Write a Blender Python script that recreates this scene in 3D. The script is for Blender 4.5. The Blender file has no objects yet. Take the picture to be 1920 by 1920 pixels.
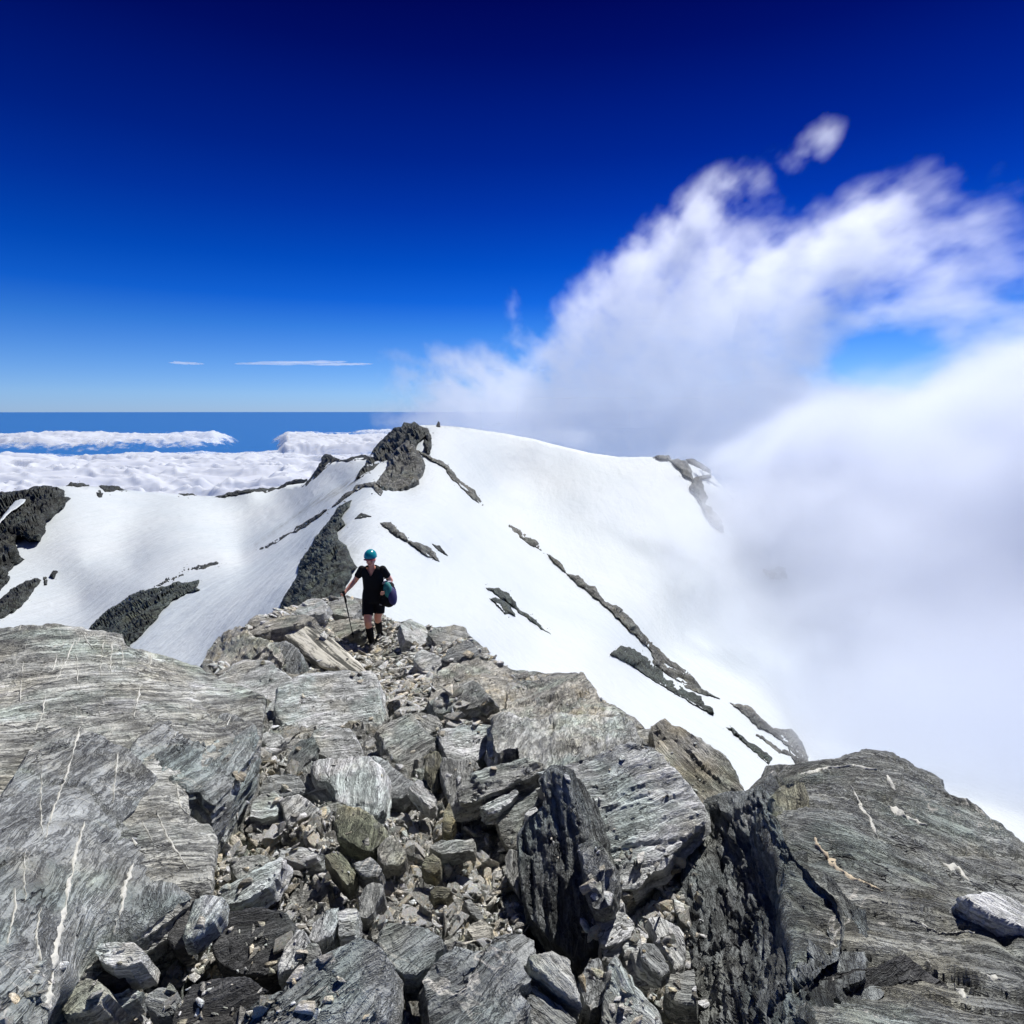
import bpy, bmesh, math, random
import numpy as np
from mathutils import Vector, Matrix
from mathutils.geometry import delaunay_2d_cdt
from mathutils.bvhtree import BVHTree

R = math.radians
scene = bpy.context.scene
COL = scene.collection

# ------------------------------------------------------------------ camera
FPX, CX, CY, PITCH = 1144.0, 960.0, 960.0, R(9.4)      # focal length and centre in photo pixels (1920 wide)
cam_data = bpy.data.cameras.new("camera")
cam = bpy.data.objects.new("camera", cam_data)
COL.objects.link(cam)
cam.location = (0, 0, 0)
cam.rotation_euler = (math.pi / 2 - PITCH, 0, 0)
cam_data.sensor_width = 36.0
cam_data.lens = 36.0 * FPX / 1920.0
cam_data.clip_start = 0.05
cam_data.clip_end = 3.0e6
scene.camera = cam

# ------------------------------------------------------------------ light
SUN_EL, SUN_AZ = R(55), R(36)          # azimuth measured from straight ahead (+Y) towards the right (+X)
sd = Vector((math.sin(SUN_AZ) * math.cos(SUN_EL), math.cos(SUN_AZ) * math.cos(SUN_EL), math.sin(SUN_EL)))
sl = bpy.data.lights.new("sun", 'SUN')
sl.energy = 4.3
sl.angle = R(0.53)
sl.color = (1.0, 0.98, 0.95)
sun = bpy.data.objects.new("sun", sl)
COL.objects.link(sun)
sun.location = sd * 60
sun.rotation_euler = sd.to_track_quat('Z', 'Y').to_euler()

world = bpy.data.worlds.new("World")
scene.world = world
world.use_nodes = True
wt = world.node_tree
wt.nodes.clear()
wo = wt.nodes.new('ShaderNodeOutputWorld')
bg = wt.nodes.new('ShaderNodeBackground')
bg.inputs['Strength'].default_value = 0.126
sky = wt.nodes.new('ShaderNodeTexSky')
sky.sky_type = 'NISHITA'
sky.sun_disc = False
sky.sun_elevation = SUN_EL
sky.sun_rotation = SUN_AZ
sky.altitude = 1900
sky.air_density = 1.0
sky.dust_density = 0.3
sky.ozone_density = 3.0
tcw = wt.nodes.new('ShaderNodeTexCoord')
sepw = wt.nodes.new('ShaderNodeSeparateXYZ')
rampw = wt.nodes.new('ShaderNodeValToRGB')
mulw = wt.nodes.new('ShaderNodeMix')
mulw.data_type = 'RGBA'
mulw.blend_type = 'MULTIPLY'
mulw.inputs[0].default_value = 1.0
wt.links.new(tcw.outputs['Generated'], sepw.inputs[0])
wt.links.new(sepw.outputs['Z'], rampw.inputs[0])
wt.links.new(sky.outputs[0], mulw.inputs[6])
wt.links.new(rampw.outputs[0], mulw.inputs[7])
wt.links.new(mulw.outputs[2], bg.inputs['Color'])
wt.links.new(bg.outputs[0], wo.inputs['Surface'])
SKY_STOPS = [(0.0, (.30, .44, .80)), (.026, (.30, .46, .80)), (.076, (.19, .38, .74)), (.125, (.080, .29, .69)), (.165, (.016, .195, .66)), (.217, (.002, .135, .57)), (.287, (.001, .076, .45)), (.352, (.0, .043, .34)), (.41, (.0, .027, .27)), (.462, (.0, .0135, .195)), (.509, (.0005, .0075, .148)), (.62, (.01, .02, .12)), (.8, (.10, .14, .26)), (1.0, (.16, .21, .36))]
cr = rampw.color_ramp
while len(cr.elements) > 1:
    cr.elements.remove(cr.elements[0])
cr.elements[0].position = SKY_STOPS[0][0]
cr.elements[0].color = (*SKY_STOPS[0][1], 1)
for p, c in SKY_STOPS[1:]:
    e = cr.elements.new(p)
    e.color = (*c, 1)

scene.view_settings.view_transform = 'Standard'
scene.view_settings.look = 'None'
scene.view_settings.exposure = 0.28
scene.view_settings.gamma = 1.0
cy = scene.cycles
cy.use_adaptive_sampling = True
cy.adaptive_threshold = 0.03
cy.use_denoising = True
cy.max_bounces = 14
cy.diffuse_bounces = 3
cy.glossy_bounces = 2
cy.transmission_bounces = 4
cy.transparent_max_bounces = 12
cy.volume_bounces = 12
cy.volume_step_rate = 2.0
cy.volume_max_steps = 256
cy.caustics_reflective = False
cy.caustics_refractive = False

# ------------------------------------------------------------------ helpers
CP, SP = math.cos(PITCH), math.sin(PITCH)

def ray(px, py):
    """unit-depth view ray(s) through photo pixel(s), in world axes; multiply by the depth along the camera axis"""
    u = (np.asarray(px, float) - CX) / FPX
    v = (CY - np.asarray(py, float)) / FPX
    return np.stack([u, CP + v * SP, -SP + v * CP], -1)

def unproj(px, py, zc):
    return ray(px, py) * np.asarray(zc, float)[..., None]

def project(P):
    P = np.asarray(P, float)
    zc = P[..., 1] * CP - P[..., 2] * SP
    v = P[..., 1] * SP + P[..., 2] * CP
    return CX + FPX * P[..., 0] / zc, CY - FPX * v / zc, zc

def _hash(ix, iy, iz, seed):
    h = (ix * 374761393 + iy * 668265263 + iz * 2147483647 + seed * 974634777) & 0xffffffff
    h = ((h ^ (h >> 13)) * 1274126177) & 0xffffffff
    h = ((h ^ (h >> 15)) * 2246822519) & 0xffffffff
    return h ^ (h >> 16)

_G = np.random.RandomState(5).normal(size=(256, 3))
_G /= np.linalg.norm(_G, axis=1)[:, None]

def perlin(P, seed=0):
    P = np.asarray(P, float)
    i = np.floor(P).astype(np.int64)
    f = P - i
    w = f * f * f * (f * (f * 6 - 15) + 10)
    out = np.zeros(len(P))
    for dx in (0, 1):
        wx = w[:, 0] if dx else 1 - w[:, 0]
        for dy in (0, 1):
            wy = w[:, 1] if dy else 1 - w[:, 1]
            for dz in (0, 1):
                wz = w[:, 2] if dz else 1 - w[:, 2]
                g = _G[_hash(i[:, 0] + dx, i[:, 1] + dy, i[:, 2] + dz, seed) & 255]
                out += wx * wy * wz * (g[:, 0] * (f[:, 0] - dx) + g[:, 1] * (f[:, 1] - dy) + g[:, 2] * (f[:, 2] - dz))
    return out * 1.6

def fbm(P, octs=4, seed=0, gain=.5, lac=2.03, ridged=False):
    P = np.asarray(P, float)
    a, s, tot = 1.0, 0.0, 0.0
    for k in range(octs):
        n = perlin(P * lac ** k, seed + k * 17)
        if ridged:
            n = 1 - 2 * np.abs(n) - .5
        s = s + a * n
        tot += a
        a *= gain
    return s / tot

def cells(P, seed=0, flat=True):
    """Voronoi cells: nearest cell's three random numbers, offset to its centre, and distance to the border"""
    P = np.asarray(P, float)
    i = np.floor(P).astype(np.int64)
    n = len(P)
    d1 = np.full(n, 1e9); d2 = np.full(n, 1e9)
    rnd = np.zeros((n, 3)); off = np.zeros((n, 3))
    zs = (0,) if flat else (-1, 0, 1)
    for dx in (-1, 0, 1):
        for dy in (-1, 0, 1):
            for dz in zs:
                c = i + (dx, dy, dz)
                if flat:
                    c[:, 2] = 0
                h = _hash(c[:, 0], c[:, 1], c[:, 2], seed)
                j = np.stack([(h & 1023) / 1023., ((h >> 10) & 1023) / 1023., ((h >> 20) & 1023) / 1023.], -1)
                o = P - (c + j)
                if flat:
                    o[:, 2] = 0
                d = np.sqrt((o ** 2).sum(1))
                closer = d < d1
                d2 = np.where(closer, d1, np.minimum(d2, d))
                d1 = np.where(closer, d, d1)
                h2 = _hash(c[:, 0], c[:, 1], c[:, 2], seed + 77)
                r = np.stack([(h2 & 1023) / 1023., ((h2 >> 10) & 1023) / 1023., ((h2 >> 20) & 1023) / 1023.], -1)
                rnd[closer] = r[closer]
                off[closer] = o[closer]
    return rnd, off, d2 - d1

def blocky(P, seed=0, tilt=.5, jump=.5):
    """broken-block relief: every cell is a tilted facet at a height of its own, with a crack round it"""
    rnd, off, edge = cells(P, seed)
    h = (rnd[:, 0] - .5) * jump * 2 + ((rnd[:, 1] - .5) * off[:, 0] + (rnd[:, 2] - .5) * off[:, 1]) * tilt * 2
    return h - .35 * np.clip(1 - edge / .09, 0, 1) ** 1.5, rnd

def terrace(x, n, sharp=.85):
    y = x * n
    f = np.floor(y)
    t = y - f
    t = np.clip((t - sharp) / (1 - sharp), 0, 1)
    return (f + t) / n

def tps(ctrl, vals, lam=0.0):
    """thin plate spline through control points; returns f(x, y)"""
    c = np.asarray(ctrl, float) / 1000.0
    v = np.asarray(vals, float)
    n = len(c)
    def K(r2):
        return np.where(r2 > 1e-12, r2 * np.log(np.maximum(r2, 1e-12)), 0)
    A = np.zeros((n + 3, n + 3))
    d = c[:, None] - c[None]
    A[:n, :n] = K((d ** 2).sum(-1)) + np.eye(n) * lam
    A[:n, n] = 1; A[:n, n + 1:] = c
    A[n, :n] = 1; A[n + 1:, :n] = c.T
    w = np.linalg.solve(A, np.concatenate([v, [0, 0, 0]]))
    def f(x, y):
        q = np.stack([np.ravel(x), np.ravel(y)], -1) / 1000.0
        out = np.zeros(len(q))
        for s in range(0, len(q), 20000):
            dd = q[s:s + 20000, None] - c[None]
            out[s:s + 20000] = K((dd ** 2).sum(-1)) @ w[:n] + w[n] + q[s:s + 20000] @ w[n + 1:]
        return out.reshape(np.shape(x))
    return f

def depthmap(ctrl, lam=0.0):
    """controls (px, py, depth) -> depth(px, py), interpolated in 1/depth so that planes stay planes"""
    c = np.array(ctrl, float)
    f = tps(c[:, :2], 1.0 / c[:, 2], lam)
    lo, hi = 1.0 / (c[:, 2].max() * 1.6), 1.0 / (c[:, 2].min() * .6)
    return lambda x, y: 1.0 / np.clip(f(x, y), lo, hi)

def inside(poly, X, Y):
    poly = np.asarray(poly, float)
    c = np.zeros(np.shape(X), bool)
    x0, y0 = poly[-1]
    for x1, y1 in poly:
        m = ((y1 > Y) != (y0 > Y))
        with np.errstate(divide='ignore', invalid='ignore'):
            xi = (x0 - x1) * (Y - y1) / (y0 - y1) + x1
        c ^= m & (X < xi)
        x0, y0 = x1, y1
    return c

def edge_dist(poly, X, Y):
    poly = np.asarray(poly, float)
    best = np.full(np.shape(X), 1e9)
    a = poly[-1]
    for b in poly:
        ab = b - a
        t = np.clip(((X - a[0]) * ab[0] + (Y - a[1]) * ab[1]) / max(1e-9, ab @ ab), 0, 1)
        best = np.minimum(best, np.hypot(X - a[0] - t * ab[0], Y - a[1] - t * ab[1]))
        a = b
    return best

def resample(poly, step, rough=.0, seed=0, closed=True):
    """outline with points every `step` px and a fractal chipped edge of amplitude rough*step px"""
    poly = np.asarray(poly, float)
    pts = []
    m = len(poly)
    for k in range(m if closed else m - 1):
        a, b = poly[k], poly[(k + 1) % m]
        n = max(1, int(round(np.linalg.norm(b - a) / step)))
        for j in range(n):
            pts.append(a + (b - a) * j / n)
    if not closed:
        pts.append(poly[-1])
    pts = np.array(pts)
    if rough:
        q = np.c_[pts / (step * 5.0), np.zeros(len(pts))]
        pts[:, 0] += fbm(q, 4, seed) * rough * step * 2
        pts[:, 1] += fbm(q + 31.7, 4, seed + 3) * rough * step * 2
    return pts

def tag(o, label=None, cat=None, group=None, kind=None):
    if label: o["label"] = label
    if cat: o["category"] = cat
    if group: o["group"] = group
    if kind: o["kind"] = kind
    return o

def mesh_obj(name, V, F, mat=None, smooth=True, parent=None, frame=None, sharp=None):
    """V world coordinates; frame = 4x4 matrix of the object's own axes"""
    V = np.asarray(V, float)
    if frame is None:
        c = V.mean(0)
        frame = Matrix.Translation(Vector(c))
    Mi = np.array(frame.inverted())
    L = V @ Mi[:3, :3].T + Mi[:3, 3]
    me = bpy.data.meshes.new(name)
    if isinstance(F, np.ndarray) and F.ndim == 2:
        nf, k = F.shape
        me.vertices.add(len(L)); me.vertices.foreach_set('co', L.ravel().astype(np.float32))
        me.loops.add(nf * k); me.loops.foreach_set('vertex_index', F.ravel().astype(np.int32))
        me.polygons.add(nf)
        me.polygons.foreach_set('loop_start', np.arange(0, nf * k, k, dtype=np.int32))
        me.update(calc_edges=True)
    else:
        me.from_pydata(L.tolist(), [], [list(map(int, f)) for f in F])
    me.validate()
    if smooth:
        me.polygons.foreach_set('use_smooth', np.ones(len(me.polygons), bool))
        if sharp:
            me.set_sharp_from_angle(angle=R(sharp))
    if mat:
        me.materials.append(mat)
    o = bpy.data.objects.new(name, me)
    COL.objects.link(o)
    if parent is not None:
        o.parent = parent
        o.matrix_parent_inverse = parent.matrix_world.inverted()
    o.matrix_world = frame
    return o

def vnormals(V, F):
    N = np.zeros_like(V)
    n = np.cross(V[F[:, 1]] - V[F[:, 0]], V[F[:, 2]] - V[F[:, 0]])
    for k in range(3):
        np.add.at(N, F[:, k], n)
    return N / np.maximum(np.linalg.norm(N, axis=1), 1e-12)[:, None]

def cdt(points, boundary_n, ):
    vs = [Vector((float(a), float(b))) for a, b in points]
    es = [(i, (i + 1) % boundary_n) for i in range(boundary_n)]
    v, e, f, ov, oe, of = delaunay_2d_cdt(vs, es, [], 0, 1e-4)
    tri = []
    for q in f:
        if len(q) == 3:
            tri.append(q)
    return np.array([[p.x, p.y] for p in v]), np.array(tri, int), ov
# ------------------------------------------------------------------ materials
def newmat(name):
    m = bpy.data.materials.new(name)
    m.use_nodes = True
    nt = m.node_tree
    nt.nodes.clear()
    out = nt.nodes.new('ShaderNodeOutputMaterial')
    return m, nt, out

class NG:
    """tiny node-graph writer"""
    def __init__(s, nt): s.nt = nt
    def n(s, t, ins=None, **kw):
        nd = s.nt.nodes.new(t)
        for k, v in kw.items(): setattr(nd, k, v)
        for k, v in (ins or {}).items():
            if hasattr(v, 'is_output') or isinstance(v, bpy.types.NodeSocket): s.nt.links.new(v, nd.inputs[k])
            else: nd.inputs[k].default_value = v
        return nd
    def math(s, op, a, b=0.0, clamp=False):
        nd = s.nt.nodes.new('ShaderNodeMath'); nd.operation = op; nd.use_clamp = clamp
        for i, v in enumerate((a, b)):
            if isinstance(v, bpy.types.NodeSocket): s.nt.links.new(v, nd.inputs[i])
            else: nd.inputs[i].default_value = v
        return nd.outputs[0]
    def mapping(s, vec, scale, loc=(0, 0, 0), rot=(0, 0, 0)):
        return s.n('ShaderNodeMapping', {0: vec, 'Scale': scale, 'Location': loc, 'Rotation': rot}).outputs[0]
    def noise(s, vec, scale=1.0, detail=4.0, rough=.5, dist=0.0):
        return s.n('ShaderNodeTexNoise', {'Vector': vec, 'Scale': scale, 'Detail': detail, 'Roughness': rough, 'Distortion': dist}).outputs[0]
    def ramp(s, fac, stops, interp='LINEAR'):
        nd = s.nt.nodes.new('ShaderNodeValToRGB'); nd.color_ramp.interpolation = interp
        s.nt.links.new(fac, nd.inputs[0])
        el = nd.color_ramp.elements
        while len(el) > 1: el.remove(el[0])
        el[0].position = stops[0][0]; el[0].color = (*stops[0][1], 1) if len(stops[0][1]) == 3 else stops[0][1]
        for p, c in stops[1:]:
            e = el.new(p); e.color = (*c, 1) if len(c) == 3 else c
        return nd.outputs[0]
    def smooth(s, fac, a, b):
        return s.n('ShaderNodeMapRange', {0: fac, 1: a, 2: b}, interpolation_type='SMOOTHSTEP').outputs[0]
    def mix(s, fac, a, b, mode='MIX'):
        nd = s.nt.nodes.new('ShaderNodeMix'); nd.data_type = 'RGBA'; nd.blend_type = mode
        for i, v in ((0, fac), (6, a), (7, b)):
            if isinstance(v, bpy.types.NodeSocket): s.nt.links.new(v, nd.inputs[i])
            else: nd.inputs[i].default_value = v if i == 0 else (*v, 1)
        return nd.outputs[2]

def schist(name, tone=.22, tint=(1, 1.02, .98), scale=1.0, vein=.35, contrast=1.0, bump=1.0, brown=.25, island=.0, pale=0.3, stripe=1.0, lines=.8, cross=0.0):
    """foliated schist: fine stripes along the object's X axis, blotches, brown and green staining, thin quartz veins"""
    m, nt, out = newmat(name)
    g = NG(nt)
    tc = nt.nodes.new('ShaderNodeTexCoord')
    info = nt.nodes.new('ShaderNodeObjectInfo')
    geo = nt.nodes.new('ShaderNodeNewGeometry')
    seed = g.math('ADD', g.math('MULTIPLY', info.outputs['Random'], 37.0), g.math('MULTIPLY', geo.outputs['Random Per Island'], 61.0 if island else 0.0))
    comb = g.n('ShaderNodeCombineXYZ', {0: seed, 1: seed, 2: seed}).outputs[0]
    v0 = g.n('ShaderNodeVectorMath', {0: tc.outputs['Object'], 1: (scale,) * 3}, operation='MULTIPLY').outputs[0]
    v0 = g.n('ShaderNodeVectorMath', {0: v0, 1: comb}, operation='ADD').outputs[0]
    # warp so that the foliation waves
    wn = g.n('ShaderNodeTexNoise', {'Vector': v0, 'Scale': 1.3, 'Detail': 3.0, 'Roughness': .55}).outputs[1]
    wn = g.n('ShaderNodeVectorMath', {0: wn, 1: (.5, .5, .5)}, operation='SUBTRACT').outputs[0]
    wn = g.n('ShaderNodeVectorMath', {0: wn, 1: (.3, .3, .3)}, operation='MULTIPLY').outputs[0]
    v = g.n('ShaderNodeVectorMath', {0: v0, 1: wn}, operation='ADD').outputs[0]
    s1 = g.noise(g.mapping(v, (1.6, 13, 13)), 1.0, 7, .62)
    s2 = g.noise(g.mapping(v, (5, 60, 60)), 1.0, 5, .6)
    fine = g.noise(v0, 90, 4, .7)
    med = g.noise(v0, 9, 6, .65)
    big = g.noise(v0, 1.7, 4, .55)
    # value
    val = g.math('ADD', g.math('MULTIPLY', s1, .55 * stripe), g.math('MULTIPLY', s2, .22 * stripe))
    val = g.math('ADD', val, g.math('MULTIPLY', med, .45))
    val = g.math('ADD', val, g.math('MULTIPLY', big, .45))
    val = g.math('ADD', val, g.math('MULTIPLY', fine, .28))
    mean = .5 * (.77 * stripe + 1.18)
    val = g.math('ADD', g.math('MULTIPLY', g.math('SUBTRACT', val, mean), 1.9 * contrast), .5)
    if island:
        val = g.math('ADD', val, g.math('MULTIPLY', g.math('SUBTRACT', geo.outputs['Random Per Island'], .5), island))
    t = tone
    def c(k, tt=tint): return tuple(min(.85, t * k * q) for q in tt)
    col = g.ramp(val, [(0.0, c(.22)), (.3, c(.55)), (.5, c(1.0)), (.72, c(1.5)), (1.0, c(2.2))])
    # staining
    st = g.smooth(g.noise(v0, 2.6, 5, .6), .50, .68)
    col = g.mix(g.math('MULTIPLY', st, brown), col, g.mix(1.0, col, (1.12, .95, .62), 'MULTIPLY'))
    gn = g.smooth(g.noise(g.mapping(v0, (1, 1, 1), (9, 4, 2)), 2.1, 5, .6), .48, .66)
    col = g.mix(g.math('MULTIPLY', gn, .55), col, g.mix(1.0, col, (.80, .98, .93), 'MULTIPLY'))
    if island:
        ir = g.smooth(g.math('FRACT', g.math('MULTIPLY', geo.outputs['Random Per Island'], 7.31)), .55, 1.0)
        col = g.mix(g.math('MULTIPLY', ir, .6), col, g.mix(1.0, col, (1.15, .98, .68), 'MULTIPLY'))
    # pale weathering patches, dark lichen specks
    pw = g.smooth(g.noise(v0, 4.3, 7, .72), .54, .66)
    col = g.mix(g.math('MULTIPLY', pw, pale), col, (min(.8, t * 2.1), min(.8, t * 2.15), min(.8, t * 2.1)))
    dk = g.smooth(g.noise(v0, 38, 3, .6), .62, .70)
    col = g.mix(g.math('MULTIPLY', dk, .45), col, (t * .3, t * .3, t * .3))
    # dark partings along the foliation
    f1 = g.noise(g.mapping(v, (.9, 9, 9), (5, 1, 2)), 1.0, 6, .7)
    f2 = g.noise(g.mapping(v, (2.4, 26, 26), (9, 4, 7)), 1.0, 5, .7)
    p1 = g.math('SUBTRACT', 1.0, g.smooth(g.math('ABSOLUTE', g.math('SUBTRACT', f1, .5)), .0, .022))
    p2 = g.math('SUBTRACT', 1.0, g.smooth(g.math('ABSOLUTE', g.math('SUBTRACT', f2, .48)), .0, .030))
    pm = g.smooth(g.noise(v0, 2.3, 4, .6), .40, .60)
    part = g.math('MAXIMUM', g.math('MULTIPLY', p1, pm), g.math('MULTIPLY', p2, g.math('SUBTRACT', 1.0, g.math('MULTIPLY', pm, .6))))
    part = g.math('MULTIPLY', part, lines, True)
    col = g.mix(g.math('MULTIPLY', part, .62), col, (t * .22, t * .22, t * .22))
    # quartz veins
    if cross:
        w3 = g.noise(g.mapping(v, (2.6, .32, .32), (4, 1, 8)), 1.0, 5, .62, .25)
        l3 = g.math('SUBTRACT', 1.0, g.smooth(g.math('ABSOLUTE', g.math('SUBTRACT', w3, .5)), .0, .0075))
        m3 = g.smooth(g.noise(v0, 1.9, 4, .6), .47, .58)
        col = g.mix(g.math('MULTIPLY', g.math('MULTIPLY', l3, m3), cross, True), col, (.60, .59, .52))
    if vein:
        w = g.noise(g.mapping(v, (1.0, .55, .8), (3, 7, 1)), 1.6, 5, .6, .4)
        line = g.math('SUBTRACT', 1.0, g.smooth(g.math('ABSOLUTE', g.math('SUBTRACT', w, .5)), .0, .007))
        msk = g.smooth(g.noise(v0, 1.4, 3, .6), .52, .60)
        w2 = g.noise(g.mapping(v, (.7, 1.2, .8), (13, 2, 5)), 3.1, 4, .55, .3)
        line2 = g.math('SUBTRACT', 1.0, g.smooth(g.math('ABSOLUTE', g.math('SUBTRACT', w2, .5)), .0, .005))
        ln = g.math('MAXIMUM', g.math('MULTIPLY', line, msk), g.math('MULTIPLY', line2, g.math('MULTIPLY', msk, .6)))
        col = g.mix(g.math('MULTIPLY', ln, vein * 2, True), col, (.62, .60, .54))
    # relief
    h = g.math('ADD', g.math('MULTIPLY', s1, 1.0), g.math('MULTIPLY', s2, .35))
    h = g.math('ADD', h, g.math('MULTIPLY', med, .6))
    h = g.math('ADD', h, g.math('MULTIPLY', fine, .16))
    h = g.math('SUBTRACT', h, g.math('MULTIPLY', part, .55))
    ck = g.math('ABSOLUTE', g.math('SUBTRACT', g.noise(g.mapping(v, (1.5, 5, 5), (2, 8, 3)), 1.1, 5, .6), .5))
    crack = g.smooth(ck, .0, .012)
    cm = g.smooth(g.noise(v0, 3.0, 2, .5), .5, .56)
    crk = g.math('MULTIPLY', g.math('SUBTRACT', 1.0, crack), cm)
    h = g.math('SUBTRACT', h, g.math('MULTIPLY', crk, .8))
    col = g.mix(g.math('MULTIPLY', crk, .75), col, (t * .12, t * .12, t * .12))
    bp = g.n('ShaderNodeBump', {'Strength': min(1.0, .85 * bump), 'Distance': .05 / scale * max(1, bump), 'Height': h}).outputs[0]
    bs = g.n('ShaderNodeBsdfPrincipled', {'Base Color': col, 'Roughness': .72, 'Normal': bp})
    bs.inputs['Specular IOR Level'].default_value = .35
    nt.links.new(bs.outputs[0], out.inputs[0])
    return m

def plain(name, col, rough=.6, metal=0.0, bumpscale=0, bump=.2, spec=.5, vary=.12):
    m, nt, out = newmat(name)
    g = NG(nt)
    tc = nt.nodes.new('ShaderNodeTexCoord')
    n = g.noise(tc.outputs['Object'], 14, 4, .6)
    c = g.mix(g.math('MULTIPLY', n, 1.0), tuple(x * (1 - vary) for x in col), tuple(min(1, x * (1 + vary)) for x in col))
    bs = g.n('ShaderNodeBsdfPrincipled', {'Base Color': c, 'Roughness': rough, 'Metallic': metal})
    bs.inputs['Specular IOR Level'].default_value = spec
    if bumpscale:
        b = g.n('ShaderNodeBump', {'Strength': bump, 'Distance': .01, 'Height': g.noise(tc.outputs['Object'], bumpscale, 4, .6)})
        nt.links.new(b.outputs[0], bs.inputs['Normal'])
    nt.links.new(bs.outputs[0], out.inputs[0])
    return m

def snow_mat():
    m, nt, out = newmat('snow')
    g = NG(nt)
    tc = nt.nodes.new('ShaderNodeTexCoord')
    P = tc.outputs['Object']
    a = g.noise(P, .018, 5, .55)
    b = g.noise(g.mapping(P, (.5, .12, .5)), .35, 6, .6)
    col = g.ramp(a, [(.3, (.52, .57, .60)), (.5, (.565, .605, .625)), (.7, (.60, .63, .645))])
    col = g.mix(g.math('MULTIPLY', g.smooth(b, .5, .75), .3), col, (.50, .545, .57))
    # dust melted out of the snow under the rock ribs
    at = g.n('ShaderNodeAttribute', {}, attribute_name='dirt').outputs['Fac']
    dn = g.noise(g.mapping(P, (1, 1, 1)), .22, 6, .7)
    dirt = g.math('MULTIPLY', at, g.smooth(dn, .38, .62), True)
    col = g.mix(dirt, col, (.20, .19, .14))
    h = g.math('ADD', g.noise(P, .25, 6, .6), g.math('MULTIPLY', g.noise(P, 2.2, 4, .6), .12))
    h = g.math('ADD', h, g.math('MULTIPLY', g.noise(g.mapping(P, (.35, .05, .35), (0, 0, 0), (0, 0, .5)), 1.0, 4, .55), 1.2))
    bp = g.n('ShaderNodeBump', {'Strength': .5, 'Distance': .6, 'Height': h}).outputs[0]
    bs = g.n('ShaderNodeBsdfPrincipled', {'Base Color': col, 'Roughness': .65, 'Normal': bp})
    bs.inputs['Specular IOR Level'].default_value = .25
    nt.links.new(bs.outputs[0], out.inputs[0])
    return m

M = {}
M['grey'] = schist('schist_grey', 0.42, (1.03, 1.04, .97), 1.0)
M['greyfold'] = schist('schist_grey_folded', 0.41, (1.03, 1.03, .93), .9, vein=.6, stripe=1.3, contrast=1.15, cross=0.9)
M['pale'] = schist('schist_pale', 0.66, (1.0, 1.02, .98), 1.1, vein=.3, pale=.5, contrast=.9)
M['white'] = schist('schist_white', 0.78, (1, 1, .97), 1.2, vein=.2, pale=.5, contrast=.75)
M['dark'] = schist('schist_dark', .085, (1.0, 1.0, 1.0), 1.0, vein=.7, pale=.12, contrast=1.0)
M['slate'] = schist('schist_slate', 0.31, (.98, 1.02, 1.0), .8, vein=.55, stripe=.7, cross=0.5)
M['brown'] = schist('schist_brown', 0.4, (1.05, 1.0, .86), 1.0, brown=0.5)
M['olive'] = schist('schist_olive', 0.31, (1.05, 1.0, .72), 1.2, brown=.9)
def banded():
    m, nt, out = newmat('schist_cream_banded')
    g = NG(nt)
    tc = nt.nodes.new('ShaderNodeTexCoord')
    v = tc.outputs['Object']
    a = g.noise(g.mapping(v, (.55, 6.5, 6.5)), 1.0, 3, .6)
    c = g.noise(g.mapping(v, (1.2, 30, 30)), 1.0, 4, .6)
    f = g.noise(v, 30, 4, .6)
    x = g.math('ADD', a, g.math('ADD', g.math('MULTIPLY', g.math('SUBTRACT', c, .5), .32), g.math('MULTIPLY', g.math('SUBTRACT', f, .5), .10)))
    col = g.ramp(x, [(.36, (.06, .06, .05)), (.43, (.16, .155, .13)), (.47, (.62, .59, .49)), (.54, (.74, .71, .62)), (.58, (.25, .24, .20)), (.61, (.68, .65, .55)), (.8, (.60, .58, .50))])
    bp = g.n('ShaderNodeBump', {'Strength': .7, 'Distance': .03, 'Height': x}).outputs[0]
    bs = g.n('ShaderNodeBsdfPrincipled', {'Base Color': col, 'Roughness': .75, 'Normal': bp})
    nt.links.new(bs.outputs[0], out.inputs[0])
    return m
M['cream'] = banded()
M['greydark'] = schist('schist_grey_dark', 0.28, (1.0, 1.03, .96), .9, vein=.7, contrast=1.25, cross=.35, brown=.35, bump=1.4)
M['rough'] = schist('schist_rough_layered', 0.22, (.95, 1.02, 1.0), 1.0, vein=.15, contrast=1.2, stripe=1.7, bump=1.8)
M['ground'] = schist('ridge_ground', 0.4, (1.03, 1.02, .93), 1.3, vein=.1, brown=.6, bump=1.6, contrast=1.2)
M['scree'] = schist('scree_stone', 0.64, (1.04, 1.01, .92), 3.0, vein=.15, island=.7, brown=.6, contrast=.8)
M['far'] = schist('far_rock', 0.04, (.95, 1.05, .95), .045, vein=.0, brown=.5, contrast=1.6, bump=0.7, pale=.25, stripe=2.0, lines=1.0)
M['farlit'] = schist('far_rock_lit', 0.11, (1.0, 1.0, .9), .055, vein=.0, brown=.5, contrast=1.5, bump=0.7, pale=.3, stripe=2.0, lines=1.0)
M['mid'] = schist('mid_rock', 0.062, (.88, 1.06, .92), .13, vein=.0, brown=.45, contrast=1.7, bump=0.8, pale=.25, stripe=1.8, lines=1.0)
M['snow'] = snow_mat()
M['quartz'] = plain('quartz', (.54, .53, .47), .6, bumpscale=20, bump=1.0, vary=.4)
M['quartzrust'] = plain('rusty_quartz', (.52, .43, .30), .7, bumpscale=12, bump=1.0, vary=.5)
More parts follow.
